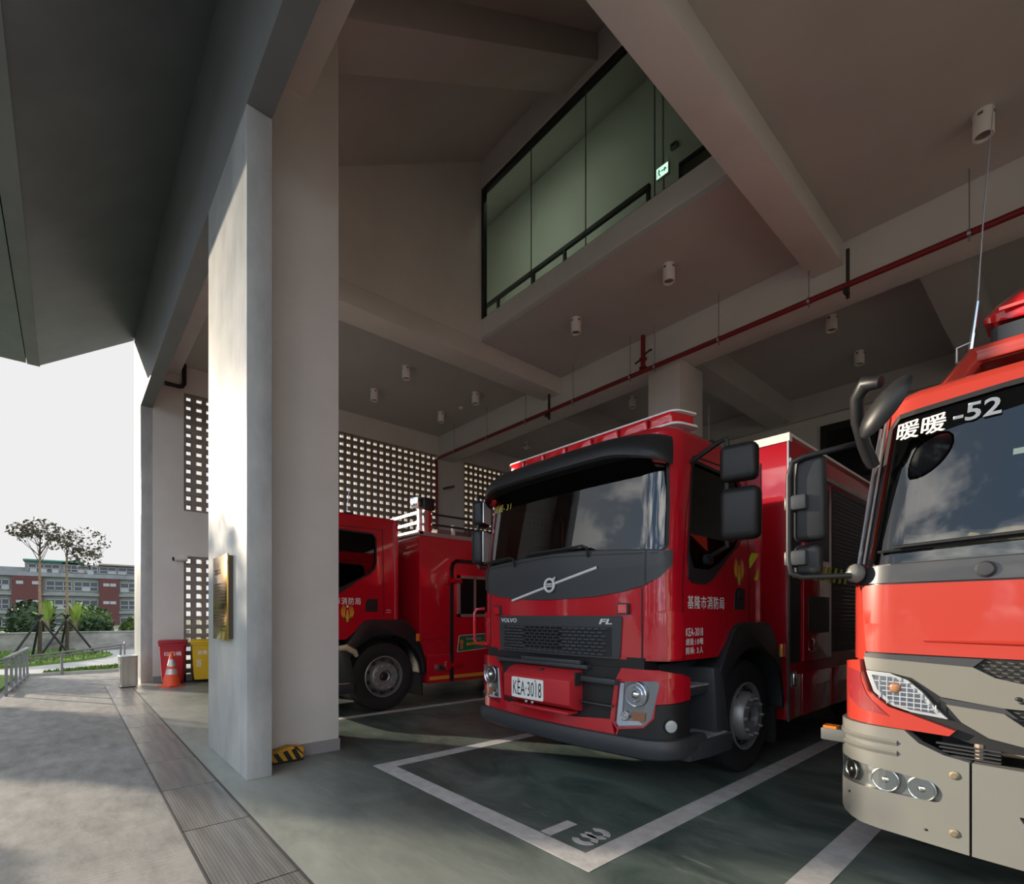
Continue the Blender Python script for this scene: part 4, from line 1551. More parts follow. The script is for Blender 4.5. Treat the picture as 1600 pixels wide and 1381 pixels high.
    for j in range(rows):
        z = 1.128 + j * .0295
        for i in range(cols):
            u = -.62 + i * .069 + (.0345 if j % 2 else 0)
            if u > .62:
                continue
            tgt = cells
            cen = -.37 < u < .13 and j > 0
            for (du0, du1, dz0, dz1, o0, o1) in (((-.030, .030, -.0115, .0115, .013, .029),) if not cen else
                                               ((-.0345, -.0275, -.0148, .0148, .011, .024), (-.0345, .0345, -.0148, -.009, .011, .024))):
                a = [cab.pt(u + x_, z + z_, o_) for o_ in (o0, o1) for z_ in (dz0, dz1) for x_ in (du0, du1)]
                if not cen:
                    a[4:] = [cab.pt(u + x_ * .82, z + z_ * .45 + (.004 if z_ > 0 else .001), o1) for z_ in (dz0, dz1) for x_ in (du0, du1)]
                tgt.add(a, [(0, 2, 3, 1), (4, 5, 7, 6), (0, 1, 5, 4), (1, 3, 7, 5), (3, 2, 6, 7), (2, 0, 4, 6)])
    cells.build('grille_mesh', mat('grille_plastic', (.055, .06, .068), .32), t, recalc=False)
    panel('grille_backing', [[(-.66, 1.115), (.66, 1.115), (.66, 1.35), (-.66, 1.35)]], cab.fn(.0135), M_BLACK, t, .003)
    panel('grille_opening', [[(-.395, 1.15), (.15, 1.15), (.15, 1.345), (-.395, 1.345)]], cab.fn(.0155), mat('deep_black', (.003, .003, .003), .9), t, .003)
    text_on('lettering', 'VOLVO', cab.txt(-.715, -.465, 1.380, 1.420, .014), M_SILVER, t, bold=.03)
    text_on('lettering', 'FL', cab.txt(.535, .665, 1.376, 1.42, .014), M_SILVER, t, bold=.03, shear=.2)
    for s in (-1, 1):
        u = s * .77
        q = rounded([(u - .05, 1.455), (u + .05, 1.455), (u + .05, 1.545), (u - .05, 1.545)], .012, 2)
        mk = panel('marker_light', [q], cab.fn(.03), M_DARKMETAL, t, .03)
        q = [(u - .038, 1.466), (u + .038, 1.466), (u + .038, 1.534), (u - .038, 1.534)]
        panel('red_lens', [q], cab.fn(.036), M_LENSRED, mk, .008)
        q = rounded([(s * .965, 1.115), (s * 1.22, 1.115), (s * 1.25, 1.16), (s * 1.245, 1.47), (s * 1.10, 1.49), (s * .985, 1.465), (s * .95, 1.42), (s * .945, 1.14)], .03, 3)
        if s < 0:
            q = q[::-1]
        panel('corner_panel', [q], cab.fn(.022), M_RED, t, .022)
    gh = MB()
    a, b = Vector(cab.pt(-1.05, 1.52, .02)), Vector(cab.pt(-1.05, 1.14, .02))
    o_ = Vector(cab.pt(-1.05, 1.3, .13)) - Vector(cab.pt(-1.05, 1.3, .02))
    gh.tube([a, a + o_ * .8 + Vector((0, 0, -.01)), a + o_ + Vector((0, 0, -.05)), b + o_ + Vector((0, 0, .05)), b + o_ * .8 + Vector((0, 0, .01)), b], .016, 8)
    gh.build('grab_handle', M_RED, t)
    # ---- bumper
    rb_ = [(-1.30, .49), (1.30, .49), (1.30, .60), (1.0, .60), (.93, .56), (.70, .545), (.66, .60), (.30, .585), (-.4, .585), (-.70, .60), (-.72, .56), (-.95, .57), (-1.30, .60)]
    panel('bumper_lower_red', [[(-.98, .49), (.70, .49), (.665, .62), (.3, .588), (-.5, .588), (-.72, .62), (-.99, .60)]], cab.fn(.03), M_RED, t, .03)
    hl = [(.735, .925), (1.035, .955), (1.055, .93), (1.005, .67), (.95, .605), (.72, .565), (.695, .60)]
    for s in (1, -1):
        q = [(.655, .62), (.72, .545), (.70, .49), (.715, .49), (.735, .55), (.95, .592), (1.02, .67), (1.03, .775), (1.33, .80), (1.33, .97), (1.22, 1.0), (1.05, 1.035), (.76, 1.035), (.70, .93)]
        h_ = [(a * s, b) for a, b in hl]
        panel('bumper_corner', [[(a * s, b) for a, b in q], h_], cab.fn(.03), M_RED, t, .03)
        q = [(.70, .49), (1.335, .49), (1.335, .79), (1.035, .77), (1.01, .66), (.95, .59), (.73, .548)]
        panel('fog_lamp_housing', [q if s > 0 else mir(q)], cab.fn(.024), M_BLACK, t, .024)
        q = [(a * s, b) for a, b in hl]
        if s < 0:
            q = q[::-1]
        bk = panel('headlight', [q], cab.fn(.006), mat('lamp_housing_grey', (.52, .53, .54), .22, metal=.9), t, .02)
        for (u, z, r_) in ((.885, .84, .092), (.79, .665, .034)):
            lamps = MB()
            p = Vector(cab.pt(s * u, z, .012))
            nn = (Vector(cab.pt(s * u, z, .03)) - p).normalized()
            lamps.tube([p + nn * .018, p + nn * .012, p + nn * .004, p], [r_, r_ * .86, r_ * .5, r_ * .18], 24)
            ring = [p + nn * .019 + Vector((r_ * math.cos(2 * PI * k / 28), 0, r_ * math.sin(2 * PI * k / 28))) for k in range(29)]
            lamps.tube(ring, r_ * .07, 6, cap=False)
            lamps.tube([p + nn * .016 + (q - p - nn * .019) * .62 for q in ring], r_ * .05, 6, cap=False)
            lamps.ball(p + nn * .008, r_ * .40, 14, 10)
            lamps.build('reflector', M_CHROME, bk)
        q = [(s * .742, .915), (s * .775, .915), (s * .755, .62), (s * .90, .635), (s * .945, .612), (s * .725, .575), (s * .708, .605)]
        panel('running_light', [q if s > 0 else q[::-1]], cab.fn(.016), mat('running_light', (.72, .73, .74), .35), bk, .006)
        q = [(s * .84, .70), (s * .96, .705), (s * .95, .635), (s * .85, .625)]
        panel('indicator', [q if s > 0 else q[::-1]], cab.fn(.014), mat('lamp_amber_glow', (.55, .25, .12), .2, metal=.4), bk, .006)
        q = [(a * s, b) for a, b in hl]
        panel('lens', [q if s > 0 else q[::-1]], cab.fn(.036), M_LENS, bk, .004)
        p = Vector(cab.pt(s * 1.13, .615, .027))
        n_ = (Vector(cab.pt(s * 1.13, .615, .037)) - p).normalized()
        fg = MB()
        fg.tube([p - n_ * .01, p + n_ * .006], .056, 20)
        fgo = fg.build('fog_lamp', M_BLACK, t)
        MB().tube([p + n_ * .004, p + n_ * .010, p + n_ * .013], [.047, .045, .03], 20).build('fog_lens', mat('fog_glass', (.45, .50, .52), .12, coat=1), fgo)
    panel('bumper_centre', [[(-.74, .57), (.70, .57), (.70, .94), (.76, 1.03), (-.76, 1.03), (-.74, .9)]], cab.fn(.004), M_BLACK, t, .03)
    MB().box(-.72, .45, -.05, .02, 1.0, 1.035).box(-.35, .38, -.055, .0, 1.035, 1.07).box(.38, .74, -.06, .02, .90, .945).box(.36, .70, -.045, 0, .72, .735).build('bumper_ledge', M_DKGREY, t, bevel=.008)
    lb = MB()
    N = 44
    prof = [(.030, .50), (.055, .49), (.07, .455), (.072, .40), (.055, .355), (.02, .335), (-.05, .345), (-.05, .49)]
    vs_, fs_ = [], []
    for i in range(N + 1):
        u = -1.52 + 3.04 * i / N
        for (o_, z) in prof:
            dz = .02 * min(1, abs(u) / 1.2) ** 2
            vs_.append(cab.pt(u, z + dz, o_))
    K = len(prof)
    for i in range(N):
        for k in range(K):
            fs_.append((i * K + k, i * K + (k + 1) % K, (i + 1) * K + (k + 1) % K, (i + 1) * K + k))
    fs_ += [tuple(range(K)), tuple(N * K + k for k in reversed(range(K)))]
    lb.add(vs_, fs_, True)
    lb.build('bumper_lower', M_DKGREY, t)
    # winch box with the number plate
    if full:
        wp = [(-.02, .985), (-.10, .955), (-.165, .90), (-.165, .70), (-.12, .665), (-.02, .64), (.02, .64), (.02, .985)]
        wb = MB().prism(wp, 'x', -.47, .36).box(-.40, .33, -.15, -.02, .615, .64).build('winch_box', M_REDM, t, bevel=.006)
        MB().box(.352, .372, -.10, -.02, .86, .97).box(-.06, -.02, -.10, -.07, .955, .975).build('latch', M_DARKMETAL, wb)
        pl = MB().prism(rounded([(-.345, .70), (.065, .70), (.065, .885), (-.345, .885)], .015, 3), 'y', -.175, -.168).build('number_plate', M_WHITEP, wb)
        text_on('lettering', 'KEA·3018', plane_fn((-.325, -.1762, .725), (.37, 0, 0), (0, 0, .13)), M_BLACK, wb)
        MB().ball((-.25, -.176, .868), (.012, .006, .012), 8, 6).ball((-.03, -.176, .868), (.012, .006, .012), 8, 6).ball((-.17, -.158, .672), (.018, .012, .018), 8, 6).ball((-.09, -.158, .672), (.018, .012, .018), 8, 6).build('bolt', M_STEEL, wb)
    # ---- visor and light bar
    vz = MB()
    prof = [(-.02, 2.90), (.06, 2.885), (.15, 2.84), (.215, 2.78), (.245, 2.715), (.24, 2.665), (.215, 2.65), (.14, 2.68), (.04, 2.72), (-.02, 2.735)]
    vs_, fs_ = [], []
    N = 40
    K = len(prof)
    for i in range(N + 1):
        u = -1.11 + 2.22 * i / N
        e = max(0, (abs(u) - .62) / .49)
        for (o_, z) in prof:
            vs_.append(cab.pt(u, z - .06 * e ** 2, o_ * (1 - .80 * e ** 2)))
    for i in range(N):
        for k in range(K):
            fs_.append((i * K + k, i * K + (k + 1) % K, (i + 1) * K + (k + 1) % K, (i + 1) * K + k))
    fs_ += [tuple(range(K)), tuple(N * K + k for k in reversed(range(K)))]
    vz.add(vs_, fs_, True)
    vz.build('sun_visor', M_BLACK, t)
    for s in (-1, 1):
        q = [(s * .98, 2.635), (s * 1.07, 2.615), (s * 1.07, 2.645), (s * .98, 2.665)]
        panel('visor_marker', [q if s > 0 else q[::-1]], cab.fn(.055), M_LENSRED, t, .05)
    lbz, lby0, lby1 = 2.99, .33, .63
    base = MB().prism(rounded([(-1.03, lby0 + .02), (1.03, lby0 + .02), (1.09, lby1 - .04), (1.05, lby1), (-1.05, lby1), (-1.09, lby1 - .04)], .08, 5), 'z', lbz - .012, lbz + .004)
    bar_ = base.build('light_bar', M_WHITEP, t)
    MB().prism(rounded([(-1.02, lby0 + .03), (1.02, lby0 + .03), (1.08, lby1 - .04), (1.04, lby1 - .01), (-1.04, lby1 - .01), (-1.08, lby1 - .04)], .08, 5), 'z', lbz + .095, lbz + .108).box(-.9, -.8, .43, .55, 2.92, 2.99).box(.8, .9, .43, .55, 2.92, 2.99).build('light_bar_lid', M_WHITEP, bar_)
    ed = [-1.06, -.76, -.46, -.16, .16, .46, .76, 1.06]
    for i in range(7):
        x0, x1 = ed[i] + .012, ed[i + 1] - .012
        q = [(x0, lby0 + .03), (x1, lby0 + .03), (x1, lby1 - .02), (x0, lby1 - .02)]
        if i == 0:
            q = [(x0 + .07, lby0 + .03), (x1, lby0 + .03), (x1, lby1 - .02), (x0, lby1 - .02)]
        if i == 6:
            q = [(x0, lby0 + .03), (x1 - .07, lby0 + .03), (x1, lby1 - .02), (x0, lby1 - .02)]
        MB().prism(rounded(q, .03, 3), 'z', lbz + .004, lbz + .095).build('red_light_module', M_LENSRED, bar_, bevel=.004)
    MB().tube([(1.02, .9, 2.94), (.99, .95, 3.3)], [.006, .003], 6).build('aerial', M_CHROME, t)
    rl = MB().box(.98, 1.08, .84, .98, 2.88, 2.945).build('roof_lamp', M_BLACK, t, bevel=.012)
    MB().ball((1.03, .835, 2.915), (.03, .012, .022)).build('lamp_glass', M_CHROME, rl)
    # ---- wipers
    wpz = MB()
    for (u0, u1, z0, z1) in ((-.50, -1.02, 1.985, 1.965), (.42, -.30, 2.005, 1.99)):
        pv = cab.pt(u0, z0 - .07, .02)
        pts_ = [pv, cab.pt(u0 + .01, z0 + .0, .05), cab.pt(u0 - .05, z0 + .022, .055)] + [cab.pt(u0 + (u1 - u0) * k / 6, z0 + .022 + (z1 - z0) * k / 6, .045) for k in range(1, 7)]
        wpz.tube(pts_, .011, 6)
        wpz.tube([cab.pt(u0 - .05 + (u1 - u0) * k / 8, z0 + .012 + (z1 - z0) * k / 8, .012) for k in range(9)], .008, 6)
    wpz.build('wiper', M_BLACK, t)
    # ---- mirrors
    for (mx, my, yaw, s) in ((1.49, .44, 8, 1), (-1.28, .20, -62, -1)):
        rt = Matrix.Rotation(R(yaw), 3, 'Z')
        C = lambda x, y, z: Vector((mx, my, 0)) + rt @ Vector((x, y, 0)) + Vector((0, 0, z))
        mo = MB().obox(C(0, 0, 2.57), (.26, .13, .27), rt).build('mirror_upper', M_BLACK, t, bevel=.045, seg=4)
        MB().obox(C(0, .067, 2.57), (.21, .006, .22), rt).build('mirror_glass', M_CHROME, mo)
        mo = MB().obox(C(0.01, 0, 2.195), (.28, .14, .385), rt).build('mirror_lower', M_BLACK, t, bevel=.055, seg=4)
        MB().obox(C(0.01, .072, 2.195), (.23, .006, .33), rt).build('mirror_glass', M_CHROME, mo)
        a0 = Vector(cab.pt(s * uy(.36), 2.66, .0))
        a1 = Vector(cab.pt(s * uy(.62), 1.90, .0))
        xx = -.09 * s
        ar = MB().tube([a0, C(xx, -.02, 2.76) - Vector((s * .06, 0, .012)), C(xx, -.01, 2.765), C(xx, .0, 2.72), C(xx, 0, 2.02), C(xx, .02, 1.97), a1], .019, 8)
        ar.tube([a1, a1 + Vector((s * .05, 0, 0))], .045, 8)
        ar.build('mirror_arm', M_BLACK, t)
    # ---- doors: handles, lettering, crest
    for s in (1, -1):
        q = [(uy(1.13), 1.50), (uy(1.33), 1.50), (uy(1.33), 1.69), (uy(1.18), 1.69), (uy(1.145), 1.65)]
        hd = panel('door_handle', [q if s > 0 else mir(q)], cab.fn(.004), M_BLACK, t, .004)
        q = [(uy(1.18), 1.60), (uy(1.30), 1.60), (uy(1.30), 1.66), (uy(1.18), 1.66)]
        panel('handle_grip', [q if s > 0 else mir(q)], cab.fn(.02), M_BLACK, hd, .012)
    L0, Lz = (.34, 1.50) if full else (.46, 1.60)
    text_on('lettering', '基隆市消防局', cab.txt(uy(L0), uy(L0 + .60), Lz, Lz + .105, .004), M_LETTER, t, bold=.03, space=1.1)
    if full:
        text_on('lettering', 'KEA-3018', cab.txt(uy(.315), uy(.58), 1.285, 1.35, .004), M_LETTER, t, bold=.012)
        text_on('lettering', '總重:18噸', cab.txt(uy(.315), uy(.58), 1.215, 1.27, .004), M_LETTER, t, bold=.02)
        text_on('lettering', '限乘: 3人', cab.txt(uy(.315), uy(.58), 1.145, 1.20, .004), M_LETTER, t, bold=.02)
        text_on('lettering', '暖暖-31', cab.txt(-1.0, -.70, 2.52, 2.60, -.006), mat('yellow_sticker', (.6, .5, .1), .5), t)
        hz_ = MB()
        for y0 in (1.36,):
            for (ya, yb_, sk) in ((1.36, 1.47, 0),):
                pass
        q = [(uy(1.44), 1.77), (uy(1.44), 1.90), (uy(1.58), 2.03), (uy(1.65), 2.03), (uy(1.50), 1.82)]
        panel('hazard_stripe', [[(uy(1.44), 1.88), (uy(1.44), 1.97), (uy(1.50), 2.03), (uy(1.65), 2.03)], [(uy(1.52), 1.775), (uy(1.65), 1.775), (uy(1.65), 1.90)]][:1], cab.fn(.004), M_YELLOW, t, .003)
        panel('hazard_stripe', [[(uy(1.54), 1.775), (uy(1.65), 1.775), (uy(1.65), 1.93)]], cab.fn(.004), M_YELLOW, t, .003)
    cu = 1.22 if full else .86
    cz0 = 1.735 if full else 1.37
    cr = MB()

    def cp(a, b):
        return cab.pt(uy(cu) + a, cz0 + b, .005)
    for s in (-1, 1):
        for r0, r1, z1 in ((.030, .047, .0), (.052, .068, .015), (.073, .09, .03)):
            o1 = [(s * (r1 * math.sin(R(20 + 125 * k / 9)) + .004), .095 - .115 * math.cos(R(20 + 125 * k / 9)) + z1) for k in range(10)]
            i1 = [(s * (r0 * math.sin(R(20 + 125 * k / 9)) + .004), .105 - .105 * math.cos(R(20 + 125 * k / 9)) + z1) for k in range(10)]
            for k in range(9):
                cr.add([cp(*o1[k]), cp(*o1[k + 1]), cp(*i1[k + 1]), cp(*i1[k])], [(0, 1, 2, 3)])
    cr.add([cp(-.012, .15), cp(.0, .165), cp(.012, .15), cp(.018, .09), cp(.03, .0), cp(0, -.025), cp(-.03, .0), cp(-.018, .09)], [tuple(range(8))])
    crest = cr.build('crest', M_GOLD, t, recalc=False)
    k_ = [cp(.016 * math.cos(a), .205 + .018 * math.sin(a)) for a in [2 * PI * i / 14 for i in range(14)]]
    MB().add([(p[0] + .0015, p[1], p[2]) for p in k_], [tuple(range(14))]).build('crest_badge', mat('crest_blue', (.03, .06, .25), .5) if full else M_WHITEP, crest, recalc=False)
    # ---- arches, steps, wheels
    AX = 1.45
    for s in (1, -1):
        inner = [(AX + .635 * math.cos(R(a)), .52 + .635 * math.sin(R(a))) for a in range(0, 156, 6)]
        outr = [(.80, .985), (.86, 1.06), (1.04, 1.30), (1.12, 1.36), (1.22, 1.385), (1.72, 1.385), (1.83, 1.35), (1.95, 1.20), (2.08, .95), (2.15, .62), (2.15, .52)]
        MB().prism(inner + outr, 'x', s * .76, s * 1.175).build('wheel_arch', M_BLACK, t, bevel=.018)
        MB().box(s * .70 if s > 0 else -1.10, 1.10 if s > 0 else -.70, 2.09, 2.13, .16, .60).build('mud_flap', M_RUBBER, t)
        wheel(t, s * 1.10, AX, s)
        sp_ = MB()
        sp_.box(min(s * .70, s * .93), max(s * .70, s * .93), .28, .98, .36, 1.06)
        sp_.prism([(.76, .36), (1.0, .36), (.93, .70), (.86, 1.02), (.70, 1.02), (.72, .86)], 'x', s * .80, s * 1.165)
        sp_.box(min(s * .75, s * 1.10), max(s * .75, s * 1.10), .25, .76, .80, .875)
        sp_.build('step_well', M_DKGREY, t, bevel=.02)
        lo = MB().prism([(s * .80, .22), (s * 1.19, .28), (s * 1.225, .55), (s * 1.22, .92), (s * 1.15, .99), (s * .80, .99)], 'z', .325, .47).build('lower_step', M_DKGREY, t, bevel=.025)
        MB().prism([(s * .95, .40), (s * 1.185, .40), (s * 1.19, .88), (s * .95, .88)], 'z', .468, .482).build('step_tread', mat('step_tread_grey', (.26, .26, .27), .75, var=.3, vscale=30, bump=.4, bscale=120), lo)
        MB().prism([(s * .93, .27), (s * 1.10, .27), (s * 1.11, .74), (s * .93, .74)], 'z', .873, .888).build('step_tread', MATS['step_tread_grey'], t)
    MB().box(-.42, .42, .25, 7.0, .55, .95).box(-.7, .7, .2, 1.9, .8, 1.15).build('chassis', M_BLACK, t)
    ax_ = MB().tube([(-1.0, AX, .52), (1.0, AX, .52)], .07, 10).build('axle', M_BLACK, t)
    return t, cab


# ---------------------------------------------------------------- the middle truck
tv, cabv = volvo((-3.17, 3.27, 0), 'red fire engine with dark nose, red winch box and white plate KEA-3018, in stall 13', 'red fire engines in the bays')
Y2, Y3 = 2.31, 7.4
bx = MB().box(-1.15, 1.14, Y2, Y3, .80, 3.27).box(-1.15, 1.12, Y2, Y3, 3.27, 3.30).build('equipment_body', M_RED, tv, bevel=.012)
MB().box(-1.16, 1.165, Y2 - .015, Y2 + .06, 3.245, 3.33).box(1.10, 1.165, Y2 + .06, Y3, 3.30, 3.33).build('roof_trim', M_WHITE, tv)
MB().box(1.14, 1.155, Y2 - .01, Y2 + .03, .35, 3.25).build('corner_trim', M_STEEL, tv)
for (a, b) in ((Y2, Y2 + .36), (2.72, 3.62), (3.66, 4.4), (5.7, Y3)):
    for x0, x1 in ((.2, 1.145), (-1.15, -.2)):
        MB().box(x0, x1, a, b, .36, .82).build('side_locker', M_RED, tv, bevel=.008)
MB().box(1.138, 1.15, Y2 + .05, Y2 + .32, .95, 3.0).build('front_shutter', M_BLACK, tv)
cd = MB().box(1.135, 1.165, 2.70, 3.60, .95, 3.02).build('crew_door', M_RED, tv, bevel=.006)
MB().box(1.160, 1.170, 2.80, 3.50, 2.08, 2.92).box(1.160, 1.170, 2.82, 3.50, 1.25, 1.66).build('window', M_BLACK, cd)
MB().tube([(1.175, 2.90, 1.05), (1.20, 2.90, 1.07), (1.20, 2.90, 1.17), (1.175, 2.90, 1.19)], .01, 6).build('handle', M_CHROME, cd)
for k in range(9):
    y = 2.36 + k * .21
    if k in (1,):
        continue
    MB().prism([(y, 1.84), (y + .10, 1.84), (y + .20, 2.02), (y + .10, 2.02)], 'x', 1.166, 1.1685).build('hazard_stripe', M_YELLOW, tv)
sh = MB()
for z in [1.0 + .05 * k for k in range(40)]:
    sh.box(1.136, 1.15, 3.68, 5.2, z, z + .042)
sh.build('roller_shutter', mat('shutter_dark', (.05, .05, .052), .5, metal=.5), tv)
MB().box(1.14, 1.175, Y2, Y3, 3.02, 3.07).build('rain_rail', M_STEEL, tv)
MB().box(1.10, 1.20, 1.98, 2.08, 1.02, 1.06).box(.9, 1.2, 1.96, 2.0, 1.05, 1.12).build('marker_stalk', M_BLACK, tv)
MB().box(1.195, 1.225, 1.95, 2.03, 1.04, 1.17).build('side_marker', M_AMBER, tv, bevel=.008)
lk = MB().box(1.145, 1.155, 2.40, 2.52, .70, .86).build('latch_plate', M_STEEL, tv)
MB().box(1.155, 1.165, 2.42, 2.50, .72, .84).build('latch', M_CHROME, tv, bevel=.006)
for s in (1, -1):
    wheel(tv, s * 1.10, 5.05, s, rear=True, name='rear_wheel')
    MB().prism([(5.05 + .62 * math.cos(R(a)), .52 + .62 * math.sin(R(a))) for a in range(0, 181, 10)] + [(4.42, .82), (4.42, 1.2), (5.68, 1.2), (5.68, .82)][0:0] + [(4.40, 1.25), (5.70, 1.25)], 'x', s * .75, s * 1.13).build('rear_arch', M_BLACK, tv)

# ---------------------------------------------------------------- the left truck
tl, cabl = volvo((-8.13, 2.16, 0), 'red fire engine nearest the left wall, partly hidden behind the plaque column', 'red fire engines in the bays', full=False)
ZT = 2.74
lbx = MB().box(-1.15, 1.15, 2.04, 7.2, .80, ZT).box(.15, 1.15, 2.18, 4.6, .34, .82).box(-1.15, -.15, 2.18, 4.6, .34, .82).build('equipment_body', M_RED, tl, bevel=.03)
MB().box(-1.15, 1.16, 2.03, 7.2, ZT - .02, ZT + .045).build('roof_edge', mat('dull_roof_trim', (.30, .24, .23), .5), tl)
ra = MB()
for z in (2.94, 3.10):
    ra.box(-1.12, 1.12, 2.06, 2.10, z - .02, z + .02)
for x in (-1.12, 1.06):
    ra.box(x, x + .05, 2.05, 2.12, ZT + .04, 3.14)
ra.box(-1.16, 1.16, 2.0, 2.1, ZT - .0, ZT + .06)
ra.build('front_guard_rail', mat('bright_aluminium', (.75, .75, .74), .35, metal=.5), tl)
rr_ = MB()
for z in (2.93, 3.10):
    rr_.tube([(1.08, 2.3, z), (1.08, 7.0, z)], .018, 8)
for y in (3.05, 4.2, 5.6):
    rr_.tube([(1.08, y, ZT + .04), (1.08, y, 3.1)], .018, 8)
rr_.build('side_guard_rail', M_DARKMETAL, tl)
mast = MB().box(1.05, 1.13, 2.14, 2.22, ZT, 3.14).build('lamp_mast', M_STEEL, tl)
MB().box(1.06, 1.13, 2.22, 2.27, ZT + .05, 3.13).build('mast_panel', M_RED, mast)
fl = MB().obox((1.02, 2.05, 3.27), (.17, .10, .19), Matrix.Rotation(R(20), 3, 'Z')).build('flood_lamp', M_CHROME, tl, bevel=.03)
MB().obox((1.10, 2.22, 3.24), (.12, .2, .2), Matrix.Identity(3)).build('lamp_housing', M_BLACK, fl, bevel=.02)
rg = MB()
rg.box(.3, .95, 2.5, 3.4, ZT + .03, 2.90).box(-.2, .9, 4.0, 4.8, ZT + .03, 3.02)
rg.build('roof_gear', mat('roof_gear_brown', (.16, .10, .09), .6), tl, bevel=.02)
MB().tube([(.98, 2.8, ZT + .03), (.98, 2.8, 2.98)], .035, 8).tube([(1.0, 3.5, 2.86), (1.0, 3.95, 2.86)], .03, 8).build('roof_fitting', M_WHITE, tl)
# side door with its black seal and window
XS = 1.152
dl = MB()
dseal = [(2.64, .36), (2.64, 2.22), (2.67, 2.31), (2.74, 2.36), (3.75, 2.36)]
for a, b in zip(dseal[:-1], dseal[1:]):
    dl.bar((XS, a[0], a[1]), (XS, b[0], b[1]), .05, .055)
for a in dseal[1:-1]:
    dl.tube([(XS - .025, a[0], a[1]), (XS + .025, a[0], a[1])], .026, 10)
sd_ = dl.build('side_door_seal', M_BLACK, tl)
MB().box(XS - .02, XS + .012, 2.69, 3.72, .38, 2.32).build('side_door', M_RED, tl, bevel=.01)
al = mat('window_aluminium', (.42, .38, .36), .4, metal=.6)
fw = MB()
for (a, b, c, d) in ((2.75, 3.50, 1.42, 1.47), (2.75, 3.50, 2.07, 2.12), (2.75, 2.81, 1.42, 2.12), (3.44, 3.50, 1.42, 2.12), (3.10, 3.14, 1.45, 2.1)):
    fw.box(XS + .005, XS + .03, a, b, c, d)
wn_ = fw.build('side_window', al, tl)
MB().box(XS + .0, XS + .016, 2.80, 3.45, 1.46, 2.08).build('window_pane', mat('dark_pane', (.01, .01, .011), .15), wn_)
for z in (2.02, .62):
    MB().box(XS, XS + .05, 2.50, 2.84, z - .035, z + .035).box(XS, XS + .06, 2.52, 2.60, z - .07, z + .07).build('door_hinge', M_RED, tl, bevel=.008)
MB().box(XS, XS + .02, 3.36, 3.46, 1.08, 1.24).build('door_pull', M_BLACK, tl)
sg = MB().prism(rounded([(2.76, .84), (3.42, .88), (3.42, 1.125), (2.80, 1.10)], .02, 3), 'x', XS + .012, XS + .016).build('banner', mat('banner_green', (.02, .14, .05), .5), tl)
MB().prism(rounded([(2.75, .83), (3.43, .87), (3.43, 1.135), (2.79, 1.11)], .02, 3), 'x', XS + .011, XS + .0145).build('banner_border', M_WHITE, sg)
bt = MB()
for k in range(7):
    bt.box(XS + .0165, XS + .0172, 2.95 + k * .058, 2.993 + k * .058, .935 + k * .002, .985 + k * .002)
bt.build('banner_text', mat('banner_yellow', (.55, .36, .03), .5), sg)
bt = MB()
for k in range(6):
    bt.box(XS + .0165, XS + .0172, 2.94 + k * .055, 2.98 + k * .055, 1.025, 1.065)
bt.box(XS + .0165, XS + .0172, 3.12, 3.38, .895, .905)
bt.build('banner_text', mat('banner_violet', (.22, .22, .36), .5), sg)
MB().ball((XS + .0165, 2.845, 1.0), (.003, .04, .035)).box(XS + .016, XS + .018, 2.82, 2.87, .88, .965).build('banner_patch', mat('banner_orange', (.55, .16, .05), .5), sg)
am = MB().box(XS, XS + .008, 2.22, 2.60, .40, .455).box(XS, XS + .022, 2.69, 3.75, .40, .455).box(XS, XS + .008, 3.8, 4.6, .40, .455).build('amber_strip', mat('amber_strip', (.62, .27, .03), .45), tl)
pn = MB().box(XS, XS + .03, 2.32, 2.52, .55, .65).build('socket_panel', M_STEEL, tl, bevel=.006)
MB().ball((XS + .03, 2.41, .6), (.008, .022, .022)).ball((XS + .03, 2.46, .6), (.008, .018, .018)).build('socket', M_BLACK, pn)
MB().ball((XS + .03, 2.365, .6), (.008, .018, .018)).build('socket_red', M_LENSRED, pn)
MB().box(1.13, 1.19, 1.96, 2.02, 1.04, 1.16).build('side_marker', M_AMBER, tl, bevel=.008)
MB().box(.95, 1.13, 1.95, 2.0, 1.08, 1.13).build('marker_stalk', M_BLACK, tl)
rv = MB()
for y in (2.14, 2.38, 2.58):
    for z in (1.04, .80, .52):
        rv.ball((XS, y, z), (.004, .009, .009), 6, 5)
rv.build('rivets', M_STEEL, tl)
MB().box(XS - .001, XS + .001, 2.08, 2.62, 1.058, 1.063).build('panel_joint', M_BLACK, tl)
cl_ = MB().tube([(1.17, .72, .98), (1.19, .82, .99), (1.18, .95, .92), (1.15, .99, .86)], [.035, .045, .04, .03], 8).build('rag', mat('pale_rag', (.52, .48, .33), .9), tl)
text_on('lettering', '二', cabl.txt(uy_ := cabl.uy(1.46), cabl.uy(1.55), 1.49, 1.53, .004), M_LETTER, tl, bold=.03)
for s in (1, -1):
    wheel(tl, s * 1.10, 5.3, s, rear=True, name='rear_wheel')
# coats seen through the cab window
coat = MB().obox((.72, .86, 1.92), (.10, .34, .22), Matrix.Rotation(R(18), 3, 'X')).build('turnout_coat', mat('coat_beige', (.40, .38, .26), .9, var=.2, vscale=6), tl, bevel=.04)
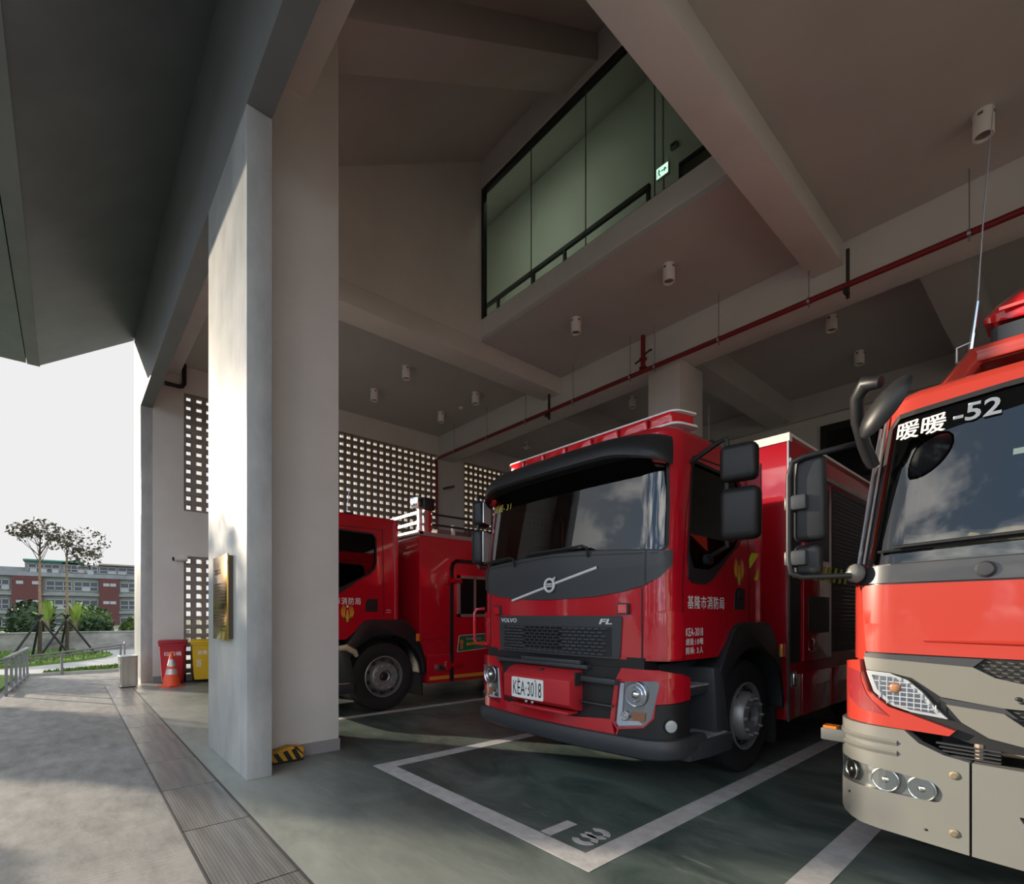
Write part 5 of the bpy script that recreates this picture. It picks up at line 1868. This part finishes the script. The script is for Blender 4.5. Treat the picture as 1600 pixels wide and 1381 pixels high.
# ---------------------------------------------------------------- the right truck (orange red, grey bumper)
def atego(loc):
    t = empty('fire_truck', loc)
    tag(t, 'orange red fire engine with pale grey bumper, marked 暖暖-52, at the right edge', 'fire truck')

    def rake(z):
        return 0.0 if z < 1.62 else .19 * ((z - 1.62) / 1.1) ** 1.1

    def taper(z):
        return 1.0 if z < 1.6 else 1 - .085 * ((z - 1.6) / 1.1)
    cab = Cab(1.20, .20, .05, rake, taper)
    uy = cab.uy
    UR = uy(1.75)
    MG = mat('dark_scuttle', (.035, .037, .04), .30, coat=.4)
    # roof and pillars
    ws = [(-1.10, 1.715), (0, 1.735), (1.10, 1.715), (1.15, 1.76), (1.135, 2.2), (1.125, 2.52), (1.08, 2.575), (.6, 2.60), (0, 2.61), (-.6, 2.60), (-1.08, 2.575), (-1.125, 2.52), (-1.135, 2.2), (-1.15, 1.76)]
    sw = [(uy(.30), 1.66), (uy(1.35), 1.66), (uy(1.38), 1.72), (uy(1.38), 2.42), (uy(1.33), 2.47), (uy(.75), 2.47), (uy(.34), 1.75)]
    outer = [(-UR, 1.25), (-uy(.85), 1.25), (-uy(.8), .95), (uy(.8), .95), (uy(.85), 1.25), (UR, 1.25), (UR, 2.67), (-UR, 2.67)]
    mb = MB()
    v_, f_ = panel_mesh([outer, ws, sw, mir(sw)], cab.fn(), .03, (.06, .09))
    mb.add(v_, f_, True)
    roof_rings(mb, cab, UR, 2.67, [(.985, 2.69), (.95, 2.715), (.5, 2.735)], 1.75)
    mb.box(-1.12, 1.12, 1.70, 1.75, 1.2, 2.67)
    mb.build('cab_shell', M_RED2, t)
    panel('windscreen', [ws], cab.fn(-.010), M_GLASS, t, .004, (.06, .09))
    for s in (1, -1):
        panel('door_window', [sw if s > 0 else mir(sw)], cab.fn(-.012), M_GLASS_SIDE, t, .004)
    fr = MB()
    for i in range(len(ws)):
        seam(fr, cab, [ws[i], ws[(i + 1) % len(ws)]], .014, .004)
    fr.build('windscreen_seal', M_BLACK, t, recalc=False)
    for s in (1, -1):
        q = [(1.165, 1.70), (1.255, 1.64), (1.29, 1.70), (1.275, 2.2), (1.25, 2.48), (1.17, 2.49), (1.155, 2.2)]
        panel('pillar_cover', [q if s > 0 else mir(q)], cab.fn(.016), M_DKGREY, t, .012)
        q = [(1.16, 1.74), (1.175, 1.74), (1.165, 2.2), (1.16, 2.60), (1.145, 2.60), (1.15, 2.2)]
        panel('pillar_trim', [q if s > 0 else mir(q)], cab.fn(.022), M_STEEL, t, .012)
        q = [(1.225, 1.70), (1.237, 1.70), (1.225, 2.2), (1.21, 2.55), (1.198, 2.55), (1.212, 2.2)]
        panel('pillar_trim', [q if s > 0 else mir(q)], cab.fn(.024), M_STEEL, t, .012)
    # scuttle, bonnet, lower grille
    panel('scuttle_panel', [[(-1.24, 1.625), (1.24, 1.625), (1.24, 1.70), (1.12, 1.72), (0, 1.74), (-1.12, 1.72), (-1.24, 1.70)]], cab.fn(.014), MG, t, .02)
    for s in (1, -1):
        p = Vector(cab.pt(s * .62, 1.672, .014))
        MB().lathe([(.040, 0), (.040, -.012), (.030, -.022), (0, -.024)], p, 'y', 20).build('scuttle_cap', M_DKGREY, t)
    panel('front_flap', [[(-1.145, 1.615), (1.145, 1.615), (1.13, 1.40), (1.115, 1.245), (.6, 1.242), (-.6, 1.242), (-1.115, 1.245), (-1.13, 1.40)]], cab.fn(.02), M_RED2, t, .02)
    rbz = MB()
    for k in range(24):
        u0, u1 = -.85 + 1.7 * k / 24, -.85 + 1.7 * (k + 1) / 24
        h0, h1 = (.004 + .012 * min(1, (.85 - abs(u)) / .6) for u in (u0, u1))
        rbz.add([cab.pt(u0, 1.315 - h0, .020), cab.pt(u1, 1.315 - h1, .020), cab.pt(u1, 1.315, .034), cab.pt(u0, 1.315, .034), cab.pt(u1, 1.315 + h1 * 1.3, .020), cab.pt(u0, 1.315 + h0 * 1.3, .020)],
                [(0, 1, 2, 3), (3, 2, 4, 5)], True)
    rbz.build('flap_crease', M_RED2, t)
    panel('flap_gap', [[(-1.16, 1.62), (1.16, 1.62), (1.125, 1.235), (-1.125, 1.235)]], cab.fn(.006), M_BLACK, t, .006)
    panel('corner_red', [[(1.16, 1.62), (1.30, 1.62), (1.36, 1.35), (1.36, 1.20), (1.12, 1.20)]], cab.fn(.012), M_RED2, t, .02)
    panel('corner_red', [mir([(1.16, 1.62), (1.30, 1.62), (1.36, 1.35), (1.36, 1.20), (1.12, 1.20)])], cab.fn(.012), M_RED2, t, .02)
    # grille: two grey bars with dark bands and mesh
    GR = mat('grey_grille_paint', (.165, .163, .145), .40)
    panel('grille_back', [[(-1.12, 1.235), (1.12, 1.235), (1.08, 1.10), (.84, .86), (.6, .80), (-.6, .80), (-.84, .86), (-1.08, 1.10)]], cab.fn(.009), M_BLACK, t, .02)
    up = [(-1.115, 1.215), (-.66, 1.195), (-.58, 1.15), (-.46, 1.125), (-.28, 1.115), (.28, 1.115), (.46, 1.125), (.58, 1.15), (.66, 1.195), (1.115, 1.215), (1.10, 1.145), (1.0, 1.14), (.90, 1.12), (.78, 1.035), (.55, 1.01), (-.55, 1.01), (-.78, 1.035), (-.90, 1.12), (-1.0, 1.14), (-1.10, 1.145)]
    panel('grille_bar', [up], cab.fn(.035), GR, t, .03)
    lo = [(-.76, 1.00), (-.55, .985), (-.48, .93), (-.38, .90), (.38, .90), (.48, .93), (.55, .985), (.76, 1.00), (.70, .92), (.60, .86), (.45, .835), (.2, .825), (-.2, .825), (-.45, .835), (-.60, .86), (-.70, .92)]
    panel('grille_bar', [lo], cab.fn(.04), GR, t, .03)
    for s in (1, -1):
        q = [(1.115, 1.237), (.62, 1.237), (.66, 1.195), (1.115, 1.215)]
        panel('grille_band', [[(a * s, b) for a, b in q]], cab.fn(.030), M_DKGREY, t, .02)
        q = [(.79, 1.03), (.55, 1.01), (.50, .965), (.75, .995)]
        panel('grille_band', [[(a * s, b) for a, b in q]], cab.fn(.030), M_DKGREY, t, .02)
    for (za, zb, ua) in ((1.12, 1.235, .64), (.905, 1.0, .52)):
        ms = MB()
        z = za
        j = 0
        while z < zb:
            k = -ua
            while k < ua:
                q = k + (.0 if j % 2 else .02)
                ms.add([cab.pt(q, z + .004, .012), cab.pt(q + .02, z, .016), cab.pt(q + .038, z + .004, .012), cab.pt(q + .038, z + .010, .02), cab.pt(q + .02, z + .007, .023), cab.pt(q, z + .010, .02)], [(0, 1, 4, 5), (1, 2, 3, 4)])
                k += .04
            z += .0165
            j += 1
        ms.build('grille_mesh', mat('mesh_grey', (.16, .155, .14), .45), t, recalc=False)
    MB().ball(cab.pt(-.50, 1.06, .035), (.014, .008, .01)).ball(cab.pt(-.49, 1.045, .035), (.012, .008, .008)).ball(cab.pt(-.68, .985, .03), (.016, .008, .01)).build('fixing_hole', M_BLACK, t)
    # indicator lamps in the red corners
    for s in (1, -1):
        ln_ = [(1.105, 1.14), (1.0, 1.135), (.92, 1.105), (.86, 1.05), (.80, .97), (.755, .925), (.90, .938), (1.0, .965), (1.07, 1.03)]
        q = [(a * s, b) for a, b in ln_]
        q = q if s < 0 else q[::-1]
        lm = panel('indicator_lamp', [q], cab.fn(.03), mat('lamp_white_rim', (.58, .58, .56), .3), t, .03)
        in_ = [(1.075, 1.12), (.985, 1.115), (.92, 1.085), (.87, 1.035), (.82, .965), (.80, .945), (.91, .952), (.99, .98), (1.05, 1.04)]
        q = [(a * s, b) for a, b in in_]
        panel('reflector', [q if s < 0 else q[::-1]], cab.fn(.033), M_CHROME, lm, .004)
        gr_ = MB()
        for k in range(9):
            u = s * (.80 + k * .03)
            gr_.bar(cab.pt(u, .955 + max(0, (k - 3)) * .004, .037), cab.pt(u, min(1.115, .99 + k * .025), .037), .004, .004)
        for k in range(6):
            z = .965 + k * .025
            gr_.bar(cab.pt(s * (.81 + k * .02), z, .037), cab.pt(s * (.98 + k * .016), z, .037), .004, .004)
        gr_.build('lens_ribs', M_WHITE, lm)
        p = Vector(cab.pt(s * .97, 1.06, .036))
        MB().ball(p, (.03, .012, .03)).build('bulb', mat('bulb_amber', (.45, .22, .12), .2, metal=.3), lm)
        q = [(a * s, b) for a, b in ln_]
        panel('lens', [q if s < 0 else q[::-1]], cab.fn(.046), M_LENS, lm, .003)
        # red cheek below and outside the lamp
        ck = [(1.12, 1.20), (1.32, 1.17), (1.36, 1.13), (1.36, .93), (1.31, .865), (1.2, .85), (.745, .845), (.72, .875), (.90, .93), (1.0, .955), (1.08, 1.03), (1.115, 1.14)]
        q = [(a * s, b) for a, b in ck]
        panel('corner_cheek', [q if s < 0 else q[::-1]], cab.fn(.055), M_RED2, t, .055)
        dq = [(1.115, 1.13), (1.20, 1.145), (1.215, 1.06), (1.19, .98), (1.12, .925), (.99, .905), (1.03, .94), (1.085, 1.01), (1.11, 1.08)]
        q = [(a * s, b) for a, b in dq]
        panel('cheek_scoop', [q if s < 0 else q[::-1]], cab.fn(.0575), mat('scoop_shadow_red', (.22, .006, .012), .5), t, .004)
        vq = MB()
        for k in range(7):
            z = .80 - k * .018
            vq.bar(cab.pt(s * (.80 - k * .012), z, .02), cab.pt(s * .56, z, .02), .03, .006)
        vq.build('bumper_vent', M_DKGREY, t)
    # bumper
    for s in (1, -1):
        bq_ = [(.665, .735), (.76, .75), (.86, .79), (.92, .845), (1.36, .845), (1.38, .78), (1.385, .42), (1.34, .33), (1.1, .295), (.665, .285)]
        hl = rounded([(.775, .505), (1.28, .475 + .02), (1.30, .54), (1.27, .635), (.80, .605), (.76, .56)], .04, 4)
        q = [(a * s, b) for a, b in bq_]
        h = [(a * s, b) for a, b in hl]
        mbp = MB()
        v_, f_ = panel_mesh([q if s < 0 else q[::-1], h if s > 0 else h[::-1]], cab.fn(.075), .07, (.06, .07))
        mbp.add(v_, f_, True)
        mbp.build('bumper_side', M_GREYB, t)
        cr_ = MB()
        for (z, o0) in ((.775, .075), (.72, .075)):
            n = 14
            for k in range(n):
                u0, u1 = s * (.95 + .42 * k / n), s * (.95 + .42 * (k + 1) / n)
                cr_.add([cab.pt(u0, z - .02, o0), cab.pt(u1, z - .02, o0), cab.pt(u1, z, o0 + .012), cab.pt(u0, z, o0 + .012), cab.pt(u1, z + .012, o0), cab.pt(u0, z + .012, o0)], [(0, 1, 2, 3), (3, 2, 4, 5)], True)
        cr_.build('bumper_crease', M_GREYB, t)
        lm = panel('headlight', [[(a * s, b) for a, b in hl]], cab.fn(.045), mat('lamp_bucket', (.50, .48, .42), .25, metal=.7), t, .02)
        for (u, z, r_) in ((.85, .555, .058), (1.01, .562, .060), (1.16, .565, .052)):
            rf = MB()
            p = Vector(cab.pt(s * u, z, .048))
            nn = (Vector(cab.pt(s * u, z, .06)) - p).normalized()
            rf.tube([p + nn * .018, p + nn * .008, p + nn * .001, p - nn * .002], [r_, r_ * .84, r_ * .5, r_ * .2], 24)
            tx = nn.cross(Vector((0, 0, 1))).normalized()
            ring = [p + nn * .018 + tx * (r_ * math.cos(2 * PI * k / 28)) + Vector((0, 0, r_ * math.sin(2 * PI * k / 28))) for k in range(29)]
            rf.tube(ring, .005, 6, cap=False)
            rf.tube([p + nn * .014 + (q - p - nn * .018) * .66 for q in ring], .0035, 6, cap=False)
            rf.ball(p + nn * .002, r_ * .42, 14, 10)
            rf.build('reflector', mat('warm_reflector', (.80, .78, .70), .16, metal=1.0), lm)
        panel('lens', [[(a * s, b) for a, b in hl]], cab.fn(.07), M_LENS, lm, .003)
        for (u, z) in ((.72, .66), (.72, .375)):
            p = Vector(cab.pt(s * u, z, .076))
            MB().lathe([(.020, 0), (.020, -.006), (.012, -.008), (.012, -.012), (0, -.012)], p, 'y', 14).build('bumper_bolt', mat('brassy_bolt', (.40, .33, .22), .4, metal=.8), t)
        for (u, z) in ((1.16, .435), (.83, .355)):
            MB().ball(cab.pt(s * u, z, .074), (.010, .005, .007), 8, 6).build('fixing_hole', M_BLACK, t)
    cq = [(-.655, .735), (.655, .735), (.655, .285), (-.655, .285)]
    rec = rounded([(-.50, .53), (-.36, .50), (-.2, .50), (-.2, .36), (-.36, .36), (-.42, .40)], .02, 3)
    mbp = MB()
    v_, f_ = panel_mesh([cq, rec[::-1]], cab.fn(.075), .07, (.06, .07))
    mbp.add(v_, f_, True)
    mbp.build('bumper_middle', M_GREYB, t)
    panel('tow_recess', [rec], cab.fn(.03), mat('recess_grey', (.10, .10, .095), .6), t, .02)
    MB().box(-.42, -.2, -.04, .0, .34, .47).build('tow_eye', M_BLACK, t)
    MB().ball(cab.pt(-.41, .475, .04), (.016, .008, .014)).build('bumper_bolt', MATS['brassy_bolt'], t)
    ub = MB()
    ub.tube([cab.pt(-.64, .74, .0), cab.pt(-.64, .82, .0)], .02, 8)
    ub.tube([cab.pt(-.45, .74, .0), cab.pt(-.38, .77, .0), cab.pt(-.38, .83, 0)], .02, 8).tube([cab.pt(-.6, .79, -.02), cab.pt(-.2, .79, -.02)], .012, 6)
    ub.build('bracket', mat('rusty_bracket', (.28, .22, .17), .6, metal=.4), t)
    for s in (-1, 1):
        sm_ = MB().box(min(s * 1.36, s * 1.22), max(s * 1.36, s * 1.22), .10, .19, .70, .77).build('side_marker_mount', M_GREYB, t, bevel=.006)
        MB().box(min(s * 1.35, s * 1.28), max(s * 1.35, s * 1.28), .11, .18, .77, .785).build('side_marker', M_AMBER, sm_)
    # wiper
    wp = MB()
    wp.tube([cab.pt(-.12, 1.69, .02), cab.pt(-.16, 1.735, .05)] + [cab.pt(-.2 - .1 * k, 1.842 - .004 * k if k else 1.80, .045) for k in range(9)], .009, 6)
    wp.tube([cab.pt(-.18 - .1 * k, 1.835 - .004 * k, .014) for k in range(10)], .008, 6)
    wp.tube([cab.pt(.55, 1.68, .03), cab.pt(.2, 1.82, .045), cab.pt(-.02, 1.84, .04)], .011, 6)
    wp.build('wiper', M_BLACK, t)
    wb = MB().tube([cab.pt(-.42, 1.685, .05), cab.pt(-.36, 1.688, .055), cab.pt(.4, 1.70, .055)], [.02, .024, .024], 10)
    wb.build('wash_bar', mat('beige_tube', (.36, .32, .28), .5), t)
    MB().bar(cab.pt(-.30, 1.66, .03), cab.pt(.4, 1.665, .03), .03, .012).bar(cab.pt(-.33, 1.64, .03), cab.pt(-.31, 1.685, .04), .03, .03).build('wash_bar_bracket', M_BLACK, t)
    # lettering high on the windscreen
    text_on('lettering', '暖暖', cab.txt(-1.085, -.845, 2.435, 2.54, -.004), M_LETTER, t, bold=.035)
    text_on('lettering', '-52', cab.txt(-.815, -.615, 2.455, 2.55, .003), M_LETTER, t, bold=.02)
    # interior
    MB().box(-1.06, 1.06, .24, .85, 1.40, 1.835).build('dashboard', M_INT, t, bevel=.04)
    for sx in (-.62, .62):
        st_ = MB().box(sx - .25, sx + .25, 1.0, 1.5, 1.25, 1.5).build('seat', M_INT, t, bevel=.05)
        MB().box(sx - .24, sx + .24, 1.45, 1.6, 1.5, 2.2).build('seat_back', M_INT, st_, bevel=.05)
    mb = MB()
    v_, f_ = panel_mesh([outer, ws, sw, mir(sw)], cab.fn(-.034), .008, (.08, .12))
    mb.add(v_, f_, True)
    mb.box(-1.06, 1.06, 1.66, 1.68, 1.2, 2.66).box(-1.02, 1.02, .36, 1.68, 2.64, 2.66)
    mb.build('cab_lining', M_INT, t)
    MB().box(-1.08, 1.08, .2, 1.7, 1.2, 1.24).build('cab_floor', M_BLACK, t)
    panel('white_strip', [[(-.56, 2.235), (-.43, 2.235), (-.43, 2.265), (-.56, 2.265)]], cab.fn(-.015), M_WHITEP, t, .001)  # small white strip on the inside of the windscreen
    # roof guard, light bar, aerial
    gd = MB()
    ya, yb_ = .62, .86
    A, B = Vector((-.86, .46, 2.70)), Vector((-.72, .62, 2.95))
    for s in (1, -1):
        a, b = Vector((s * -A.x, A.y, A.z)), Vector((s * -B.x, B.y, B.z))
        for q in (0, .30):
            gd.bar(a + Vector((0, q, 0)), b + Vector((0, q, 0)), .05, .09)
    for q in (0, .30):
        gd.bar((-.75, B.y + q, B.z), (.75, B.y + q, B.z), .05, .085)
    gd.box(-.72, .72, B.y, B.y + .30, B.z + .0, B.z + .03)
    gd.build('roof_guard', M_RED2, t, bevel=.004)
    lbb = MB().prism(rounded([(-.66, B.y + .0), (.66, B.y + .0), (.66, B.y + .34), (-.66, B.y + .34)], .06, 4), 'z', B.z + .03, B.z + .135).build('light_bar', M_DKGREY, t)
    body = MB()
    K = 10
    secs = []
    for (x, sc_) in ((-.69, .25), (-.64, .55), (-.55, .85), (-.42, 1.0), (.42, 1.0), (.55, .85), (.64, .55), (.69, .25)):
        ring = []
        for (yy, zz) in ((-.17, .03), (-.185, .10), (-.16, .16), (-.10, .23), (0, .255), (.10, .23), (.16, .16), (.185, .10), (.17, .03)):
            ring.append((x, B.y + .18 + yy * (.5 + .5 * sc_), B.z + .145 + (zz - .09) * sc_ + .07))
        secs.append(ring)
    vs_ = [p for r_ in secs for p in r_]
    n = 9
    fs_ = []
    for i in range(len(secs) - 1):
        for k in range(n):
            fs_.append((i * n + k, i * n + (k + 1) % n, (i + 1) * n + (k + 1) % n, (i + 1) * n + k))
    fs_ += [tuple(range(n)), tuple((len(secs) - 1) * n + k for k in range(n))]
    body.add(vs_, fs_, True)
    body.build('red_dome', M_LENSRED, lbb)
    rbx = MB()
    for k in range(7):
        rbx.box(-.50 + k * .035, -.48 + k * .035, B.y - .006, B.y + .002, B.z + .25, B.z + .33)
    rbx.box(-.62, .62, B.y - .012, B.y + .0, B.z + .215, B.z + .232)
    rbx.build('dome_ribs', mat('red_lens_light', (.75, .10, .09), .2), lbb)
    an = MB().tube([(-.75, .66, 2.97), (-.735, .66, 3.10)], .016, 8).tube([(-.735, .66, 3.10), (-.715, .66, 3.28)], .012, 8).build('aerial_base', M_CHROME, t)
    MB().tube([(-.715, .66, 3.28), (-.69, .66, 3.75), (-.645, .66, 4.40)], [.005, .004, .003], 6).build('aerial', M_STEEL, an)
    MB().tube([(-.80, .60, 2.93), (-.80, .60, 3.02), (-.74, .62, 3.04)], .006, 6).build('aerial_clip', M_STEEL, an)
    MB().obox((-1.0, .55, 2.725), (.16, .2, .05), Matrix.Rotation(R(-25), 3, 'Y')).build('roof_beacon_cover', M_DKGREY, t, bevel=.015)
    # left mirrors
    for s in (-1, 1):
        F = lambda x, y, z: Vector((s * x, y, z))
        ar = MB().tube([F(1.14, .12, 2.45), F(1.25, .02, 2.415), F(1.40, -.06, 2.385), F(1.455, -.08, 2.36), F(1.475, -.08, 2.28), F(1.475, -.08, 1.78), F(1.46, -.08, 1.70), F(1.41, -.06, 1.675), F(1.18, .02, 1.675)], .0165, 10)
        ar.build('mirror_arm', M_BLACK, t)
        MB().ball(F(1.17, .06, 1.69), (.05, .05, .055)).build('arm_pivot', M_GREYB, t)
        mm = MB().obox(F(1.385, .0, 2.14), (.17, .09, .50), Matrix.Rotation(R(-8 * s), 3, 'Z')).build('main_mirror', M_BLACK, t, bevel=.035, seg=4)
        MB().obox(F(1.385, .048, 2.14), (.14, .006, .45), Matrix.Rotation(R(-8 * s), 3, 'Z')).build('mirror_glass', M_CHROME, mm)
        m2 = MB().obox(F(1.395, .0, 1.775), (.15, .09, .19), Matrix.Rotation(R(-8 * s), 3, 'Z')).build('wide_angle_mirror', M_BLACK, t, bevel=.035, seg=4)
        MB().obox(F(1.395, .048, 1.775), (.12, .006, .15), Matrix.Identity(3)).build('mirror_glass', M_CHROME, m2)
        for z in (2.12, 1.79):
            MB().obox(F(1.44, -.055, z), (.12, .07, .09), Matrix.Identity(3)).build('mirror_clamp', M_DKGREY, t, bevel=.012)
    # front view mirror on its hooked bracket, left only
    hk = MB().tube([(-1.10, .12, 2.30), (-1.12, .04, 2.40), (-1.13, -.06, 2.52), (-1.12, -.10, 2.63), (-1.07, -.14, 2.68), (-1.0, -.16, 2.66)], [.035, .034, .032, .036, .045, .03], 10)
    hk.build('mirror_bracket', M_BLACK, t)
    c = Vector((-.985, -.13, 2.53))
    ax = Vector((.62, -.05, .78)).normalized()
    fw_ = Vector((.55, .82, -.30))
    fw_ = (fw_ - ax * fw_.dot(ax)).normalized()
    sd2 = ax.cross(fw_)
    hs = MB()
    vs_, fs_ = [], []
    N, K = 10, 16
    for i in range(N + 1):
        a = -.165 + .33 * i / N
        e = math.sqrt(max(0.0, 1 - (a / .17) ** 2))
        for k in range(K):
            th = 2 * PI * k / K
            dd = math.cos(th)
            vs_.append(tuple(c + ax * a + sd2 * (.085 * e * math.sin(th)) + fw_ * ((.012 if dd > 0 else .062) * e * dd)))
    for i in range(N):
        for k in range(K):
            fs_.append((i * K + k, i * K + (k + 1) % K, (i + 1) * K + (k + 1) % K, (i + 1) * K + k))
    hs.add(vs_, fs_, True)
    fm = hs.build('front_mirror', M_BLACK, t)
    gl = MB()
    ring = [tuple(c + ax * (.15 * math.cos(2 * PI * k / 24)) + sd2 * (.07 * math.sin(2 * PI * k / 24)) + fw_ * .013) for k in range(24)]
    gl.add(ring, [tuple(range(24))])
    gl.build('mirror_glass', M_CHROME, fm, recalc=False)
    # body, wheels, chassis
    MB().box(-1.2, 1.2, 2.0, 7.2, .8, 2.55).box(-1.2, -.2, 2.2, 3.6, .4, .8).box(.2, 1.2, 2.2, 3.6, .4, .8).build('equipment_body', M_RED2, t, bevel=.02)
    MB().box(-.42, .42, .3, 7, .5, .95).box(-.8, .8, .15, 1.9, .75, 1.15).build('chassis', M_BLACK, t)
    for s in (1, -1):
        wheel(t, s * 1.12, 1.30, s, r=.50)
        wheel(t, s * 1.12, 5.0, s, rear=True, r=.50, name='rear_wheel')
        inner = [(1.30 + .60 * math.cos(R(a)), .5 + .60 * math.sin(R(a))) for a in range(0, 181, 8)]
        MB().prism(inner + [(.66, .5), (.66, 1.1), (.85, 1.26), (1.75, 1.26), (1.95, 1.0), (1.95, .5)], 'x', s * .78, s * 1.19).build('wheel_arch', M_BLACK, t)
    return t, cab


ta, caba = atego((.30, 3.33, 0))


# ---- work gloves on the dashboard
def glove(loc, rz, label, seed):
    random.seed(seed)
    g_ = empty('work_glove', loc, rz)
    tag(g_, label, 'glove', 'beige work gloves on the dashboard')
    M_ = mat('beige_leather', (.62, .45, .31), .8, var=.12, vscale=20)
    m = MB()
    m.tube([(-.22, 0, .035), (-.14, 0, .037), (-.05, 0, .037), (.01, 0, .034)], [.045, .040, .047, .045], 12)
    for k, (y, l_, a) in enumerate(((.042, .085, 12), (.016, .105, 3), (-.012, .10, -4), (-.040, .08, -13))):
        d = Vector((math.cos(R(a)), math.sin(R(a)), 0))
        p = Vector((0, y, .034))
        m.tube([p - d * .03, p, p + d * l_ * .5 + Vector((0, 0, .016)), p + d * l_ * .9 + Vector((0, 0, .008)), p + d * l_ + Vector((0, 0, .002))], [.014, .0145, .0135, .012, .006], 8)
    d = Vector((.75, .66, 0))
    p = Vector((-.05, .035, .034))
    m.tube([p - d * .02, p + d * .04, p + d * .075, p + d * .09], [.016, .016, .013, .006], 8)
    m.build('glove_hand', M_, g_)
    MB().tube([(-.26, 0, .036), (-.21, 0, .037)], [.055, .048], 12).build('cuff', mat('glove_cuff', (.5, .36, .25), .85), g_)
    return g_


glove((-.44, 3.72, 1.837), R(-4), 'beige leather glove flat on dashboard, nearer the middle', 4)
glove((-.20, 3.76, 1.839), R(10), 'beige leather glove lying overlapped on dashboard, farther right', 5)
